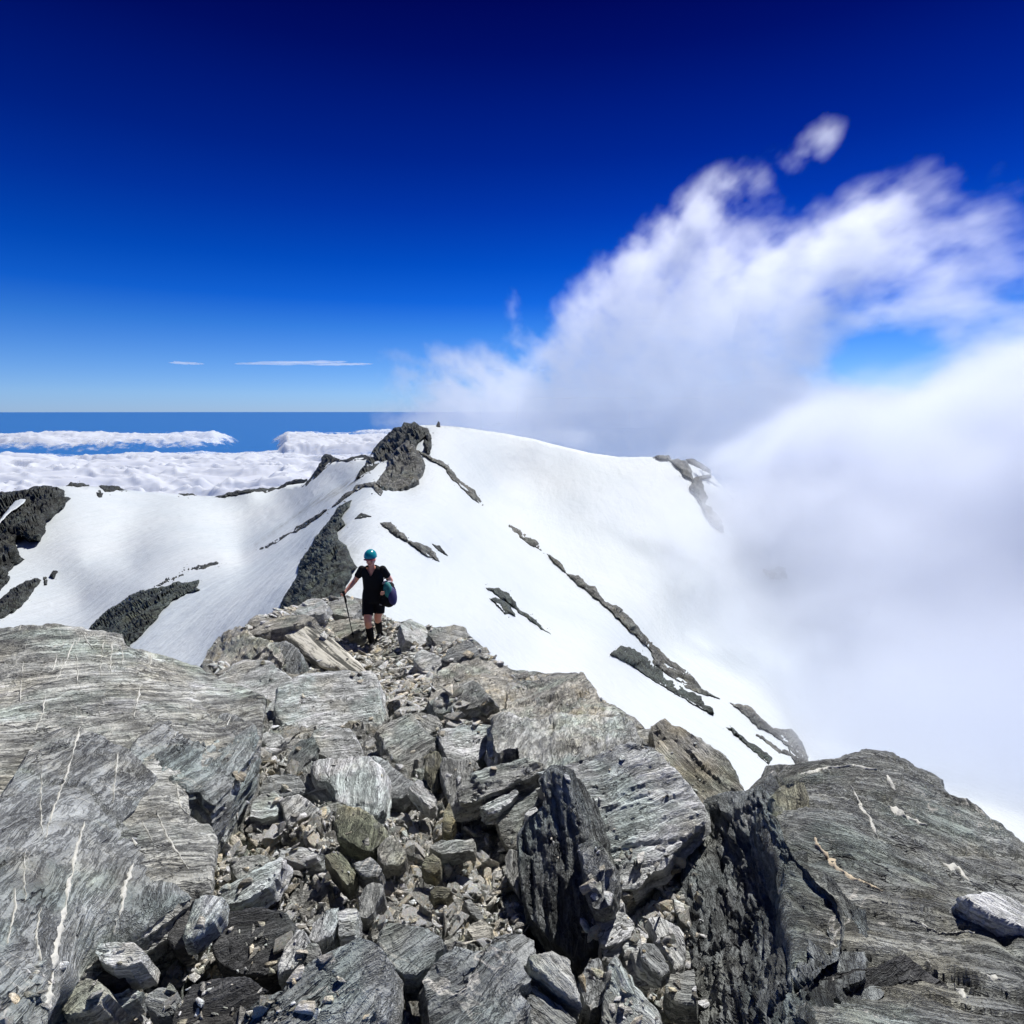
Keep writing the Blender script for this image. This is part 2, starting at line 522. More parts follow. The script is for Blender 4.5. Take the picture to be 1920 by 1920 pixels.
# ------------------------------------------------------------------ tracing: regions of the photograph -> photo pixels
REG = {'RA': (0, 760, 4.0), 'RB': (480, 760, 4.0), 'RC': (960, 840, 3.2), 'R2': (0, 1120, 2.4), 'R3': (400, 1080, 3.0),
       'R4': (400, 1400, 1920 / 700), 'R5': (900, 1300, 1858 / 600), 'R6': (1260, 1380, 1920 / 660), 'PX': (0, 0, 1.0)}
def T(reg, pts):
    x, y, s = REG[reg]
    return [(x + a / s, y + b / s) for a, b in pts]

# ------------------------------------------------------------------ snow mountain (one sheet)
SNOW_CTRL = [(-500, 930, 270), (0, 930, 265), (125, 915, 265), (350, 932, 305), (470, 920, 300), (570, 905, 280), (690, 857, 240), (615, 860, 262),
    (0, 1000, 200), (150, 1050, 160), (0, 1165, 105), (-500, 1200, 105), (200, 980, 215), (400, 1000, 195), (250, 1060, 150), (450, 1040, 150), (150, 1130, 122),
    (600, 905, 225), (640, 915, 195), (560, 980, 150), (500, 1000, 165),
    (600, 965, 110), (420, 1052, 102), (270, 1100, 93), (250, 1190, 62), (380, 1235, 42), (100, 1300, 50), (540, 1100, 44), (600, 1010, 58), (650, 940, 78), (560, 1060, 55),
    (670, 960, 66), (680, 920, 92), (700, 903, 98), (750, 915, 132), (790, 870, 150), (800, 797, 205), (860, 800, 228), (770, 850, 165), (710, 880, 150),
    (690, 1010, 48), (700, 1080, 40), (760, 1100, 40), (900, 1180, 44), (1000, 1250, 50), (1200, 1300, 66), (1390, 1480, 48), (1440, 1440, 62),
    (780, 980, 66), (850, 1050, 68), (905, 950, 166), (870, 950, 130), (945, 980, 160), (1060, 1075, 135), (1240, 1250, 108), (1500, 1415, 90), (1100, 1215, 66), (1020, 1120, 96),
    (1000, 822, 262), (1160, 857, 280), (1230, 857, 284), (1335, 890, 290), (1100, 950, 210), (1300, 1100, 165), (1345, 980, 230), (1500, 1060, 230), (1500, 1250, 135), (1700, 1200, 190), (1600, 1420, 100), (2400, 1500, 160), (2400, 1900, 70),
    (700, 1250, 26), (400, 1340, 28), (1100, 1450, 26), (-500, 1500, 30), (1500, 1620, 32), (1100, 1700, 17), (1500, 1850, 19), (2400, 2300, 34), (400, 1600, 18), (700, 1500, 16), (-500, 1750, 20)]
SNOW_D = depthmap(SNOW_CTRL, .0035)
SNOW_OUT = [(-500, 930), (0, 926), (60, 916), (125, 911), (200, 913), (225, 918), (270, 921), (350, 928), (410, 930), (480, 918), (570, 906), (596, 885), (618, 866), (690, 857), (700, 845),
    (750, 808), (790, 797), (815, 797), (860, 800), (940, 812), (1000, 823), (1060, 838), (1110, 850), (1160, 857), (1230, 857), (1270, 862), (1300, 872), (1335, 890),
    (1370, 930), (1430, 1000), (1500, 1050), (1700, 1180), (2400, 1460), (2400, 2300), (1500, 1850), (1100, 1680), (900, 1560), (700, 1480), (400, 1580), (-500, 1740)]

def grid_in(poly, step, jitter=.32, seed=0, margin=.45):
    rs = np.random.RandomState(seed)
    poly = np.asarray(poly, float)
    x0, y0 = poly.min(0); x1, y1 = poly.max(0)
    X, Y = np.meshgrid(np.arange(x0, x1, step), np.arange(y0, y1, step * .9))
    X = X + (np.arange(X.shape[0]) % 2)[:, None] * step * .5
    X = X + rs.uniform(-jitter, jitter, X.shape) * step
    Y = Y + rs.uniform(-jitter, jitter, X.shape) * step
    X, Y = X.ravel(), Y.ravel()
    k = inside(poly, X, Y)
    X, Y = X[k], Y[k]
    d = edge_dist(poly, X, Y)
    k = d > step * margin
    return np.stack([X[k], Y[k]], -1), d[k]

def patch2d(outline, step, rough=.6, seed=0):
    b = resample(outline, step, rough, seed)
    g, d = grid_in(b, step, seed=seed)
    pts = np.concatenate([b, g])
    v, f, ov = cdt(pts, len(b))
    cen = v[f].mean(1)
    f = f[inside(b, cen[:, 0], cen[:, 1])]
    ed = edge_dist(b, v[:, 0], v[:, 1])
    # boundary loop in output indices
    back = {}
    for o_i, ins in enumerate(ov):
        for i in ins: back[i] = o_i
    loop = []
    for i in range(len(b)):
        j = back.get(i)
        if j is not None and (not loop or loop[-1] != j): loop.append(j)
    # orient triangles counter-clockwise as seen (pixel y runs down)
    a = v[f[:, 0]]; bb = v[f[:, 1]]; c = v[f[:, 2]]
    cr_ = (bb[:, 0] - a[:, 0]) * (c[:, 1] - a[:, 1]) - (bb[:, 1] - a[:, 1]) * (c[:, 0] - a[:, 0])
    f = np.where((cr_ > 0)[:, None], f[:, ::-1], f)
    area = sum(v[loop[i - 1], 0] * v[loop[i], 1] - v[loop[i], 0] * v[loop[i - 1], 1] for i in range(len(loop)))
    if area > 0: loop = loop[::-1]
    return v, f, loop, ed

def solid(V, F, loop, push, rings=1, shrink=0.0, cap=True):
    """close a front sheet: walls from its boundary loop along push (vector or per-vertex array), and a back"""
    V = np.asarray(V, float)
    n = len(V)
    push = np.broadcast_to(np.asarray(push, float), V.shape)
    c = V[loop].mean(0)
    Vs, Fs = [V], [F]
    L = len(loop)
    prev = np.array(loop)
    base = n
    for r in range(1, rings + 1):
        t = r / rings
        P = V[loop] + push[loop] * t
        if shrink: P = P + (P - c) * shrink * t
        Vs.append(P)
        cur = np.arange(base, base + L)
        a, b = prev, np.roll(prev, -1)
        cc, dd = cur, np.roll(cur, -1)
        Fs.append(np.stack([a, cc, b], -1)); Fs.append(np.stack([b, cc, dd], -1))
        prev = cur; base += L
    if cap:
        rest = np.setdiff1d(np.arange(n), loop)
        newi = np.zeros(n, int)
        newi[loop] = prev
        newi[rest] = base + np.arange(len(rest))
        Vs.append(V[rest] + push[rest])
        Fs.append(newi[F[:, ::-1]])
    return np.concatenate(Vs), np.concatenate(Fs)

v2, f2, loop, ed = patch2d(SNOW_OUT, 7, .12, 1)
zc = SNOW_D(v2[:, 0], v2[:, 1])
V = unproj(v2[:, 0], v2[:, 1], zc)
amp = np.clip(ed / 25, 0, 1) * zc
V[:, 2] += fbm(V * [.02, .008, 0], 3, 4) * amp * .006 + fbm(V * [.05, .03, 0], 3, 8) * amp * .0022
push = V * .12; push[:, 2] -= 22
Vq, Fq = solid(V, f2, loop, push, 2, cap=False)
snow = mesh_obj('snow', Vq, Fq, M['snow'], True)
tag(snow, kind='structure')
at = snow.data.attributes.new('dirt', 'FLOAT', 'POINT')
dl = np.array(T('RB', [(0, 1050), (200, 900), (420, 740), (600, 650), (760, 550)]))
dd = np.full(len(v2), 1e9)
for a, b in zip(dl[:-1], dl[1:]):
    ab = b - a
    t = np.clip(((v2 - a) @ ab) / (ab @ ab), 0, 1)
    dd = np.minimum(dd, np.linalg.norm(v2 - a - t[:, None] * ab, axis=1) + (1 - (v2[:, 0] - 480) / 190) * 7)
dv = np.zeros(len(Vq)); dv[:len(v2)] = np.clip(1.25 - dd / 8, 0, 1)
at.data.foreach_set('value', dv.astype(np.float32))

# ------------------------------------------------------------------ rock outcrops in the snow
def outcrop(label, reg, pts, mat='far', bulge=.035, step=3.2, rough=.5, relief=1.0, dscale=1.0, width=18, seed=None, name='rock_outcrop', cat='rock outcrop', group='rock outcrops in the snow', back=.06, up=0.0):
    P2 = T(reg, pts)
    step = min(step, 2.2)
    seed = seed if seed is not None else int(abs(P2[0][0] * 7 + P2[0][1] * 3)) % 9973
    v, f, loop, ed = patch2d(P2, step, rough * (2.0 if width < 19 else 1.6), seed)
    OUTL.append(resample(P2, 4, 0))
    inner = max(ed.max(), 1e-6)
    w = min(width, inner)
    k = np.clip(ed / w, 0, 1)
    prof = np.sqrt(np.clip(2 * k - k * k, 0, 1))
    D = SNOW_D(v[:, 0], v[:, 1]) * dscale
    bl = bulge * min(1, inner / 12)
    zc = D * (1.0 - .0025 - bl * prof)
    V = unproj(v[:, 0], v[:, 1], zc)
    s = np.median(D) / FPX          # metres per photo pixel
    N = vnormals(V, f)
    Q = V / s
    Wp = Q + np.stack([fbm(Q / 26, 3, seed + k) for k in range(3)], -1) * 9
    h = blocky(np.c_[Wp[:, 0] / 27 + Wp[:, 2] / 60, Wp[:, 2] / 32 + Wp[:, 1] / 90, Q[:, 2] * 0], seed, 1.0, .45)[0] * 5.0
    h = h + fbm(np.c_[(Wp[:, 0] + Wp[:, 2] * .6) / 19, Wp[:, 1] / 60, (Wp[:, 2] - Wp[:, 0] * .6) / 60], 3, seed + 9, gain=.32, ridged=True) * 8
    h = h + terrace(fbm(np.c_[Wp[:, 0] / 40, Wp[:, 1] / 60, (Wp[:, 2] + Wp[:, 0] * .3) / 24], 2, seed + 19), 3, .5) * 5.0
    h = h + blocky(np.c_[Wp[:, 0] / 11 + Wp[:, 1] / 40, Wp[:, 2] / 12, Q[:, 2] * 0], seed + 5, 1.0, .5)[0] * .7
    h = h * s * relief * np.clip(ed / 5, 0.0, 1)
    V = V + N * h[:, None]
    push = V * back; push[:, 2] -= np.median(D) * .04
    Vq, Fq = solid(V, f, loop, push, 1)
    cw = V.mean(0)
    fr = Matrix.Translation(Vector(cw)) @ Matrix.Rotation(R(-62 + (seed % 30)), 4, 'Y') @ Matrix.Rotation(R(20), 4, 'X')
    o = mesh_obj(name, Vq, Fq, M[mat], True, sharp=62, frame=fr)
    return tag(o, label, cat, group)

OUTL = []
OC = [
 ('large dark rock buttress at the far left edge above the snow bowl', 'RA', [(-400, 640), (0, 648), (130, 640), (240, 615), (330, 600), (420, 610), (490, 640), (480, 680), (530, 695), (480, 760), (430, 800), (340, 870), (335, 960), (300, 1010), (220, 1020), (160, 990), (110, 1020), (150, 1130), (180, 1160), (110, 1200), (70, 1250), (75, 1310), (0, 1395), (-400, 1500)], dict(bulge=.06, relief=1.5)),
 ('slanting dark rock band low in the snow bowl at the left edge', 'RA', [(-400, 1600), (0, 1450), (100, 1370), (200, 1310), (280, 1295), (310, 1320), (270, 1370), (200, 1470), (100, 1550), (0, 1605), (-400, 1760)], dict(bulge=.04)),
 ('small block of rock just right of the low left rock band', 'RA', [(325, 1290), (355, 1275), (357, 1350), (330, 1355)], dict(step=2)),
 ('smallest rock chip beyond the low left rock band', 'RA', [(370, 1285), (400, 1240), (440, 1240), (405, 1300)], dict(step=2)),
 ('big dark green tongue of rock in the snow behind the left bedrock', 'RA', [(640, 1700), (680, 1650), (740, 1590), (810, 1530), (880, 1490), (960, 1430), (1080, 1380), (1130, 1370), (1250, 1350), (1330, 1320), (1400, 1330), (1490, 1305), (1500, 1330), (1470, 1370), (1510, 1385), (1400, 1410), (1320, 1450), (1230, 1530), (1190, 1590), (1120, 1670), (1040, 1750), (990, 1790), (930, 1900), (700, 1800)], dict(mat='mid', bulge=.05, relief=1.0)),
 ('long thin rock rib rising right from the dark tongue of rock', 'RA', [(1120, 1378), (1250, 1290), (1400, 1220), (1550, 1188), (1620, 1176), (1675, 1190), (1580, 1210), (1450, 1245), (1300, 1315), (1180, 1370)], dict(step=2.2, bulge=.02)),
 ('thin rock rib in the middle of the dividing snow crest', 'RB', [(-55, 1130), (-10, 1085), (80, 1046), (165, 998), (260, 948), (250, 965), (165, 1025), (80, 1070), (-40, 1105)], dict(step=2, bulge=.02)),
 ('thin rock rib highest on the dividing snow crest', 'RB', [(258, 962), (300, 912), (400, 852), (530, 780), (505, 812), (400, 885), (330, 930)], dict(step=2, bulge=.02)),
 ('low black rocks on the rim, leftmost of the skyline', 'RA', [(495, 600), (530, 578), (580, 586), (630, 578), (668, 600), (600, 612)], dict(step=2)),
 ('black rocks on the skyline rim above the lone boulder', 'RA', [(735, 600), (790, 596), (850, 603), (900, 608), (925, 634), (960, 640), (860, 640), (785, 650)], dict(step=2)),
 ('lone round dark boulder on the snow below the rim', 'RA', [(720, 655), (745, 630), (770, 650), (767, 690), (735, 694)], dict(step=2, bulge=.03)),
 ('thin line of rock at the lowest point of the snow rim', 'RA', [(1340, 660), (1400, 655), (1475, 674), (1400, 680)], dict(step=2)),
 ('long low line of dark rock along the rim left of the horn', 'RA', [(1605, 690), (1700, 655), (1800, 638), (1920, 622), (2080, 618), (2150, 578), (2200, 558), (2300, 546), (2300, 562), (2200, 576), (2120, 622), (2020, 645), (1900, 650), (1800, 665), (1680, 692)], dict(step=2.2)),
 ('dark rock horn on the rim left of the summit', 'RB', [(338, 615), (400, 550), (440, 500), (490, 420), (485, 390), (520, 366), (560, 366), (600, 400), (680, 403), (760, 383), (790, 366), (850, 383), (845, 402), (690, 420), (580, 422), (540, 445), (500, 495), (430, 558), (370, 608)], dict(step=2.4, bulge=.03)),
 ('high dark summit crag at the top of the snow ridge', 'RB', [(748, 565), (770, 500), (800, 470), (840, 400), (880, 330), (970, 230), (1040, 165), (1095, 160), (1110, 133), (1190, 123), (1230, 150), (1290, 170), (1300, 190), (1320, 250), (1305, 365), (1265, 345), (1255, 270), (1270, 235), (1210, 290), (1180, 380), (1000, 420), (930, 435), (870, 480), (800, 535)], dict(bulge=.05, relief=1.3, step=2.6)),
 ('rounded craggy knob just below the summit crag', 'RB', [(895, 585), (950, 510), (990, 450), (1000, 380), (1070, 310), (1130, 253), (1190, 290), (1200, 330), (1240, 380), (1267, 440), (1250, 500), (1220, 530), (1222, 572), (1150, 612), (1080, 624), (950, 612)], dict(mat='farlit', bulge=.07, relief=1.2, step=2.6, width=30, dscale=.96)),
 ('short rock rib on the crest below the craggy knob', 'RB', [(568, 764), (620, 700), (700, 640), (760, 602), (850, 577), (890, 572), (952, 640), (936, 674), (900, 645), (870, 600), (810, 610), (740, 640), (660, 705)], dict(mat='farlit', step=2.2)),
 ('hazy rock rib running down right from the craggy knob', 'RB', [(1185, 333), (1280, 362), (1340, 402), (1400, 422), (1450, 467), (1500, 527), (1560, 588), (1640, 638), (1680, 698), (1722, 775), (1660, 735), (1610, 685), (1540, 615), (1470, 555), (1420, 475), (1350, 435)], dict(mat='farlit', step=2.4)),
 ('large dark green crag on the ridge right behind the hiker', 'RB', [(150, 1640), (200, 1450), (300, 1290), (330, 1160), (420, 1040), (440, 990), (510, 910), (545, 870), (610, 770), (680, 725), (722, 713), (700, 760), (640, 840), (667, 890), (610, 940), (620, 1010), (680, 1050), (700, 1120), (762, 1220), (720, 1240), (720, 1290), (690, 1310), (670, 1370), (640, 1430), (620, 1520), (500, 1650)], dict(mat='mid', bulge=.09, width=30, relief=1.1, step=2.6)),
 ('tiny dark rock lip on the snow crest behind the hiker', 'RB', [(740, 843), (790, 812), (865, 832), (800, 842)], dict(step=2)),
 ('slim grey rock band on the snow above right of the hiker', 'RB', [(932, 882), (1010, 876), (1050, 920), (1070, 940), (1110, 956), (1140, 1005), (1220, 1036), (1310, 1068), (1340, 1096), (1372, 1175), (1290, 1135), (1200, 1078), (1140, 1028), (1060, 982), (990, 930)], dict(mat='farlit', step=2.4)),
 ('small sliver of rock on the snow beside the slim grey band', 'RB', [(1322, 1040), (1372, 1046), (1410, 1086), (1440, 1130), (1370, 1088)], dict(step=2)),
 ('tiny rock pinnacle on the summit snow skyline', 'RB', [(1352, 160), (1360, 130), (1372, 116), (1384, 160)], dict(step=1.6)),
 ('upper of two dark rock strips on the slope right of the hiker', 'PX', [(910, 1100), (935, 1104), (955, 1114), (975, 1143), (990, 1150), (1032, 1190), (1000, 1168), (968, 1143), (945, 1127)], dict(mat='mid', step=2.2)),
 ('lower of two dark rock strips on the slope right of the hiker', 'PX', [(918, 1121), (935, 1122), (955, 1132), (967, 1157), (945, 1149)], dict(mat='mid', step=2.2)),
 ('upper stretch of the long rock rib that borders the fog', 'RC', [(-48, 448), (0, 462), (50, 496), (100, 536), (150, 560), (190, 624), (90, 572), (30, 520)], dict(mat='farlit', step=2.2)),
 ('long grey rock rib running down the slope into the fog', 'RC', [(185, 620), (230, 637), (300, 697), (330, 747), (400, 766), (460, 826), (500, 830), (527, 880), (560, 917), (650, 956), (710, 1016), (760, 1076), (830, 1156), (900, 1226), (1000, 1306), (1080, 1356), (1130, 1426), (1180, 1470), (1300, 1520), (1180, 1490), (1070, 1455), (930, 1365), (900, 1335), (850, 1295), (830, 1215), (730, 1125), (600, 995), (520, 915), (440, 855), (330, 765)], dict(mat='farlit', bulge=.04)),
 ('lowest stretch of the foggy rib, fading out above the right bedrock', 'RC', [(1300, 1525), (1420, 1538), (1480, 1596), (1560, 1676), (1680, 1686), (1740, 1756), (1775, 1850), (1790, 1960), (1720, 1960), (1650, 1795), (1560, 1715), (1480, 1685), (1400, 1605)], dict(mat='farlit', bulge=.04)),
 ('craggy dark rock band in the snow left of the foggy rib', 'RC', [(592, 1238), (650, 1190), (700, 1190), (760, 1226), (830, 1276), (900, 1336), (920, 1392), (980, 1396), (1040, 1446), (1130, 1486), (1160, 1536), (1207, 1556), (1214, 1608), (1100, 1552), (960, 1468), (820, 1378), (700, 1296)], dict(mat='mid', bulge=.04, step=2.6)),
 ('narrow dark rock band just above the right bedrock', 'RC', [(1280, 1675), (1320, 1676), (1400, 1746), (1480, 1796), (1566, 1860), (1540, 1900), (1460, 1828), (1380, 1756)], dict(mat='mid', step=2.2)),
 ('faint thin rock streak between two snow strips at the right', 'RC', [(1445, 1712), (1500, 1720), (1560, 1765), (1680, 1835), (1740, 1880), (1600, 1830)], dict(mat='farlit', step=2.2)),
 ('flat rock ledge on the far right skyline half in fog', 'RC', [(842, 52), (880, 44), (940, 43), (962, 73), (985, 64), (1050, 78), (1080, 130), (1087, 192), (1050, 182), (1000, 125), (950, 82)], dict(mat='farlit', step=2.2)),
 ('faint slanting rock slab behind the far skyline ledge', 'RC', [(1045, 65), (1100, 66), (1190, 128), (1150, 135), (1080, 95)], dict(mat='farlit', step=2.2)),
 ('foggy rock rib dropping from the far skyline ledge', 'RC', [(1085, 190), (1130, 162), (1196, 160), (1196, 175), (1140, 187), (1142, 212), (1178, 300), (1165, 328), (1212, 378), (1268, 440), (1275, 510), (1190, 445), (1140, 362), (1110, 302), (1062, 232)], dict(mat='farlit', step=2.4)),
 ('faint patch of rock showing through the fog on the right slope', 'RC', [(1470, 715), (1530, 735), (1600, 700), (1640, 715), (1660, 785), (1560, 792)], dict(mat='farlit', step=3)),
]
for lab, reg, pts, kw in OC:
    outcrop(lab, reg, pts, **kw)
# snow gully between the two shoulders of the left buttress
v2, f2, loop, ed = patch2d(T('RA', [(-30, 890), (0, 860), (60, 785), (115, 712), (160, 705), (195, 705), (175, 735), (120, 775), (80, 800), (20, 860), (-20, 900)]), 2.5, .5, 3)
V = unproj(v2[:, 0], v2[:, 1], SNOW_D(v2[:, 0], v2[:, 1]) * (.915 - .004 * np.clip(ed / 3, 0, 1)))
Vq, Fq = solid(V, f2, loop, V * .02, 1)
tag(mesh_obj('snow_patch', Vq, Fq, M['snow'], True), 'small tongue of snow caught in the left rock buttress', 'snow patch')

# ------------------------------------------------------------------ sea and the sea of clouds
m, nt, out = newmat('sea')
g = NG(nt)
bs = g.n('ShaderNodeBsdfPrincipled', {'Base Color': (.03, .16, .42, 1), 'Roughness': .3})
bs.inputs['Specular IOR Level'].default_value = .45
nt.links.new(bs.outputs[0], out.inputs[0])
SEA_Z = -1900.0
ang = np.linspace(0, 2 * math.pi, 96, endpoint=False)
rad = [0, 20000, 100000, 400000, 1200000]
V = [(0, 0, SEA_Z)] + [(r * math.cos(a), r * math.sin(a), SEA_Z) for r in rad[1:] for a in ang]
F = [(0, 1 + i, 1 + (i + 1) % 96) for i in range(96)]
for k in range(3):
    for i in range(96):
        a = 1 + k * 96 + i; b = 1 + k * 96 + (i + 1) % 96
        F += [(a, a + 96, b + 96), (a, b + 96, b)]
tag(mesh_obj('sea', V, np.array(F), m, False), kind='structure')

m, nt, out = newmat('cloud_top')
g = NG(nt)
lw = g.n('ShaderNodeLayerWeight', {0: .25}).outputs['Facing']
geo = nt.nodes.new('ShaderNodeNewGeometry')
nz = g.noise(geo.outputs['Position'], .0035, 7, .62)
al = g.smooth(g.math('ADD', g.n('ShaderNodeAttribute', {}, attribute_name='cover').outputs['Fac'], g.math('MULTIPLY', g.math('SUBTRACT', nz, .5), 1.6)), .0, .5)
df = g.n('ShaderNodeBsdfDiffuse', {0: (.90, .92, .95, 1)})
tl = g.n('ShaderNodeBsdfTranslucent', {0: (.85, .90, .97, 1)})
tr = g.n('ShaderNodeBsdfTransparent', {})
mx = g.n('ShaderNodeMixShader', {0: .4, 1: df.outputs[0], 2: tl.outputs[0]})
mx2 = g.n('ShaderNodeMixShader', {0: al, 1: tr.outputs[0], 2: mx.outputs[0]})
nt.links.new(mx2.outputs[0], out.inputs[0])
# deck of stratocumulus, a bumpy sheet about a kilometre below, open over the far water
az = np.linspace(R(-62), R(58), 820)
rr = np.exp(np.linspace(math.log(5200), math.log(42000), 330))
A, RR = np.meshgrid(az, rr)
X, Y = RR * np.sin(A), RR * np.cos(A)
P = np.c_[X.ravel(), Y.ravel(), np.zeros(X.size)]
big = fbm(P / [6500, 3600, 1], 4, 21)
Wd = P + np.stack([fbm(P / 1400, 3, 71), fbm(P / 1400, 3, 72), P[:, 2] * 0], -1) * 700
puff = 1 - np.abs(fbm(Wd / [2300, 1300, 1], 4, 33, gain=.5)) * 2
puff2 = 1 - np.abs(fbm(Wd / 560, 3, 41, gain=.55)) * 2.4
far = (RR.ravel() - 5200) / 36800
pxx, pyy, _ = project(np.c_[P[:, 0], P[:, 1], np.full(len(P), -950.)])
# near deck closed, a band of open water, then a broken far band
cover = .55 - np.clip((873 - pyy) / 18, -2, 3) * .42 + big * .75
band = np.exp(-((pyy - 828 + 0.012 * (pxx - 200)) / 11) ** 2) * np.clip((460 - pxx) / 60, 0, 1) * 1.35 + np.exp(-((pyy - 838) / 26) ** 2) * np.clip((pxx - 500) / 40, 0, 1) * 1.5
cover = np.maximum(cover, band - .60 + big * 1.35)
cover = np.where(pyy < 806, -1, cover)
Z = -1240 + np.clip(cover + .25, 0, 1) ** .6 * 300 + puff * 200 * np.clip(cover + .2, 0, 1) + puff2 * 80 + (1 - np.abs(fbm(Wd / 260, 3, 47)) * 2) * 28
P[:, 2] = Z
h, w = X.shape
idx = np.arange(h * w).reshape(h, w)
q = np.stack([idx[:-1, :-1], idx[:-1, 1:], idx[1:, 1:], idx[1:, :-1]], -1).reshape(-1, 4)
keep = cover[q].max(1) > -.45
q = q[keep]
used, inv = np.unique(q, return_inverse=True)
deck = mesh_obj('clouds', P[used], inv.reshape(-1, 4), m, True)
at = deck.data.attributes.new('cover', 'FLOAT', 'POINT')
at.data.foreach_set('value', cover[used].astype(np.float32))
tag(deck, 'white sea of low clouds spread over the distant sea', 'cloud', kind='stuff')
# ------------------------------------------------------------------ foreground ridge
def at(px, py, d):
    """control point: pixel and horizontal distance ahead -> (px, py, depth)"""
    v = (CY - py) / FPX
    return (px, py, d / (CP + v * SP))
G_CTRL = [at(*c) for c in [(-300, 1250, 4.6), (0, 1210, 4.8), (230, 1220, 5.1), (390, 1295, 5.6), (375, 1240, 7.2), (420, 1190, 8.4), (480, 1158, 9.6), (600, 1125, 11.6), (650, 1120, 12), (740, 1165, 11.3), (690, 1215, 10.3),
    (800, 1175, 10.2), (860, 1182, 9.4), (960, 1255, 7.0), (1095, 1268, 6.3), (1190, 1350, 5.0), (1240, 1400, 4.4), (1390, 1490, 3.6), (1440, 1460, 3.6), (1650, 1425, 3.45), (1920, 1590, 2.75), (2300, 1800, 2.1),
    (480, 1300, 6.0), (700, 1300, 6.6), (700, 1400, 4.4), (580, 1480, 3.6), (700, 1550, 3.0), (700, 1750, 2.12), (700, 1920, 1.66), (950, 1560, 3.2), (1030, 1700, 2.6), (1100, 1850, 2.1), (1250, 1600, 2.75), (1250, 1850, 2.15),
    (1500, 1700, 2.4), (1800, 1900, 1.75), (200, 1400, 3.9), (100, 1700, 2.3), (100, 1920, 1.75), (1100, 1400, 4.1), (900, 1300, 5.9), (850, 1450, 3.9), (450, 1650, 2.55), (450, 1850, 1.9), (2300, 2300, 1.1), (-300, 2300, 1.1), (1000, 2300, 1.15)]]
G_D = depthmap(G_CTRL)
G_OUT = [(-300, 1240), (0, 1200), (230, 1225), (330, 1280), (378, 1262), (380, 1236), (410, 1192), (425, 1198), (440, 1176), (462, 1180), (480, 1158), (500, 1152), (560, 1134), (585, 1120), (610, 1124), (650, 1117), (690, 1124), (715, 1150), (740, 1165), (770, 1168), (800, 1176), (830, 1174), (862, 1180), (885, 1196), (905, 1212), (930, 1240), (960, 1256), (1040, 1263), (1070, 1260), (1095, 1268), (1125, 1310), (1190, 1345), (1225, 1380), (1300, 1420), (1390, 1490), (1440, 1470), (1500, 1450), (1650, 1440), (1760, 1480), (1920, 1600), (2300, 1820), (2300, 2250), (-300, 2250)]
v2, f2, loop, ed = patch2d(G_OUT, 4.0, .7, 7)
zc = G_D(v2[:, 0], v2[:, 1])
V = unproj(v2[:, 0], v2[:, 1], zc)
N = np.array([0, 0, 1.0])
wx = fbm(V * .9, 3, 51)[:, None] * .5
Q = V + wx
h1, r1 = blocky(Q * [1.5, 1.5, 0], 11, .45, .22)
h2, r2 = blocky(Q * [4.3, 4.3, 0] + 7, 12, .8, .35)
h3, r3 = blocky(Q * [11, 11, 0] + 3, 13, 1.0, .5)
h = h1 * .26 + h2 * .10 + h3 * .036
fade = np.clip(ed / 16, 0, 1) * np.clip(1.35 - zc / 8, .30, 1)
dz = (h - .05) * fade
dz += fbm(V * 14, 4, 55, ridged=True) * .012 * fade
V[:, 2] += dz
push = V * [.25, .25, 0]; push[:, 2] -= 12
Vq, Fq = solid(V, f2, loop, push, 6, cap=False)
w = fbm(Vq[len(V):] * .9, 4, 60)
w *= np.repeat(np.linspace(0, 1, 6) ** .7 * np.array([0, 1, 1, 1, 1, 1]), len(loop))
Vq[len(V):, 0] += w * .8; Vq[len(V):, 1] += w * .8
ground = mesh_obj('ground', Vq, Fq, M['ground'], True, sharp=35, frame=Matrix.Rotation(R(20), 4, 'Z') @ Matrix.Rotation(R(25), 4, 'X'))
tag(ground, kind='structure')

def img_dir(c, zc, deg):
    """world direction that runs at `deg` (anticlockwise from right) in the picture at pixel c, unprojected later on a plane"""
    a = R(deg)
    return c[0] + 20 * math.cos(a), c[1] - 20 * math.sin(a)

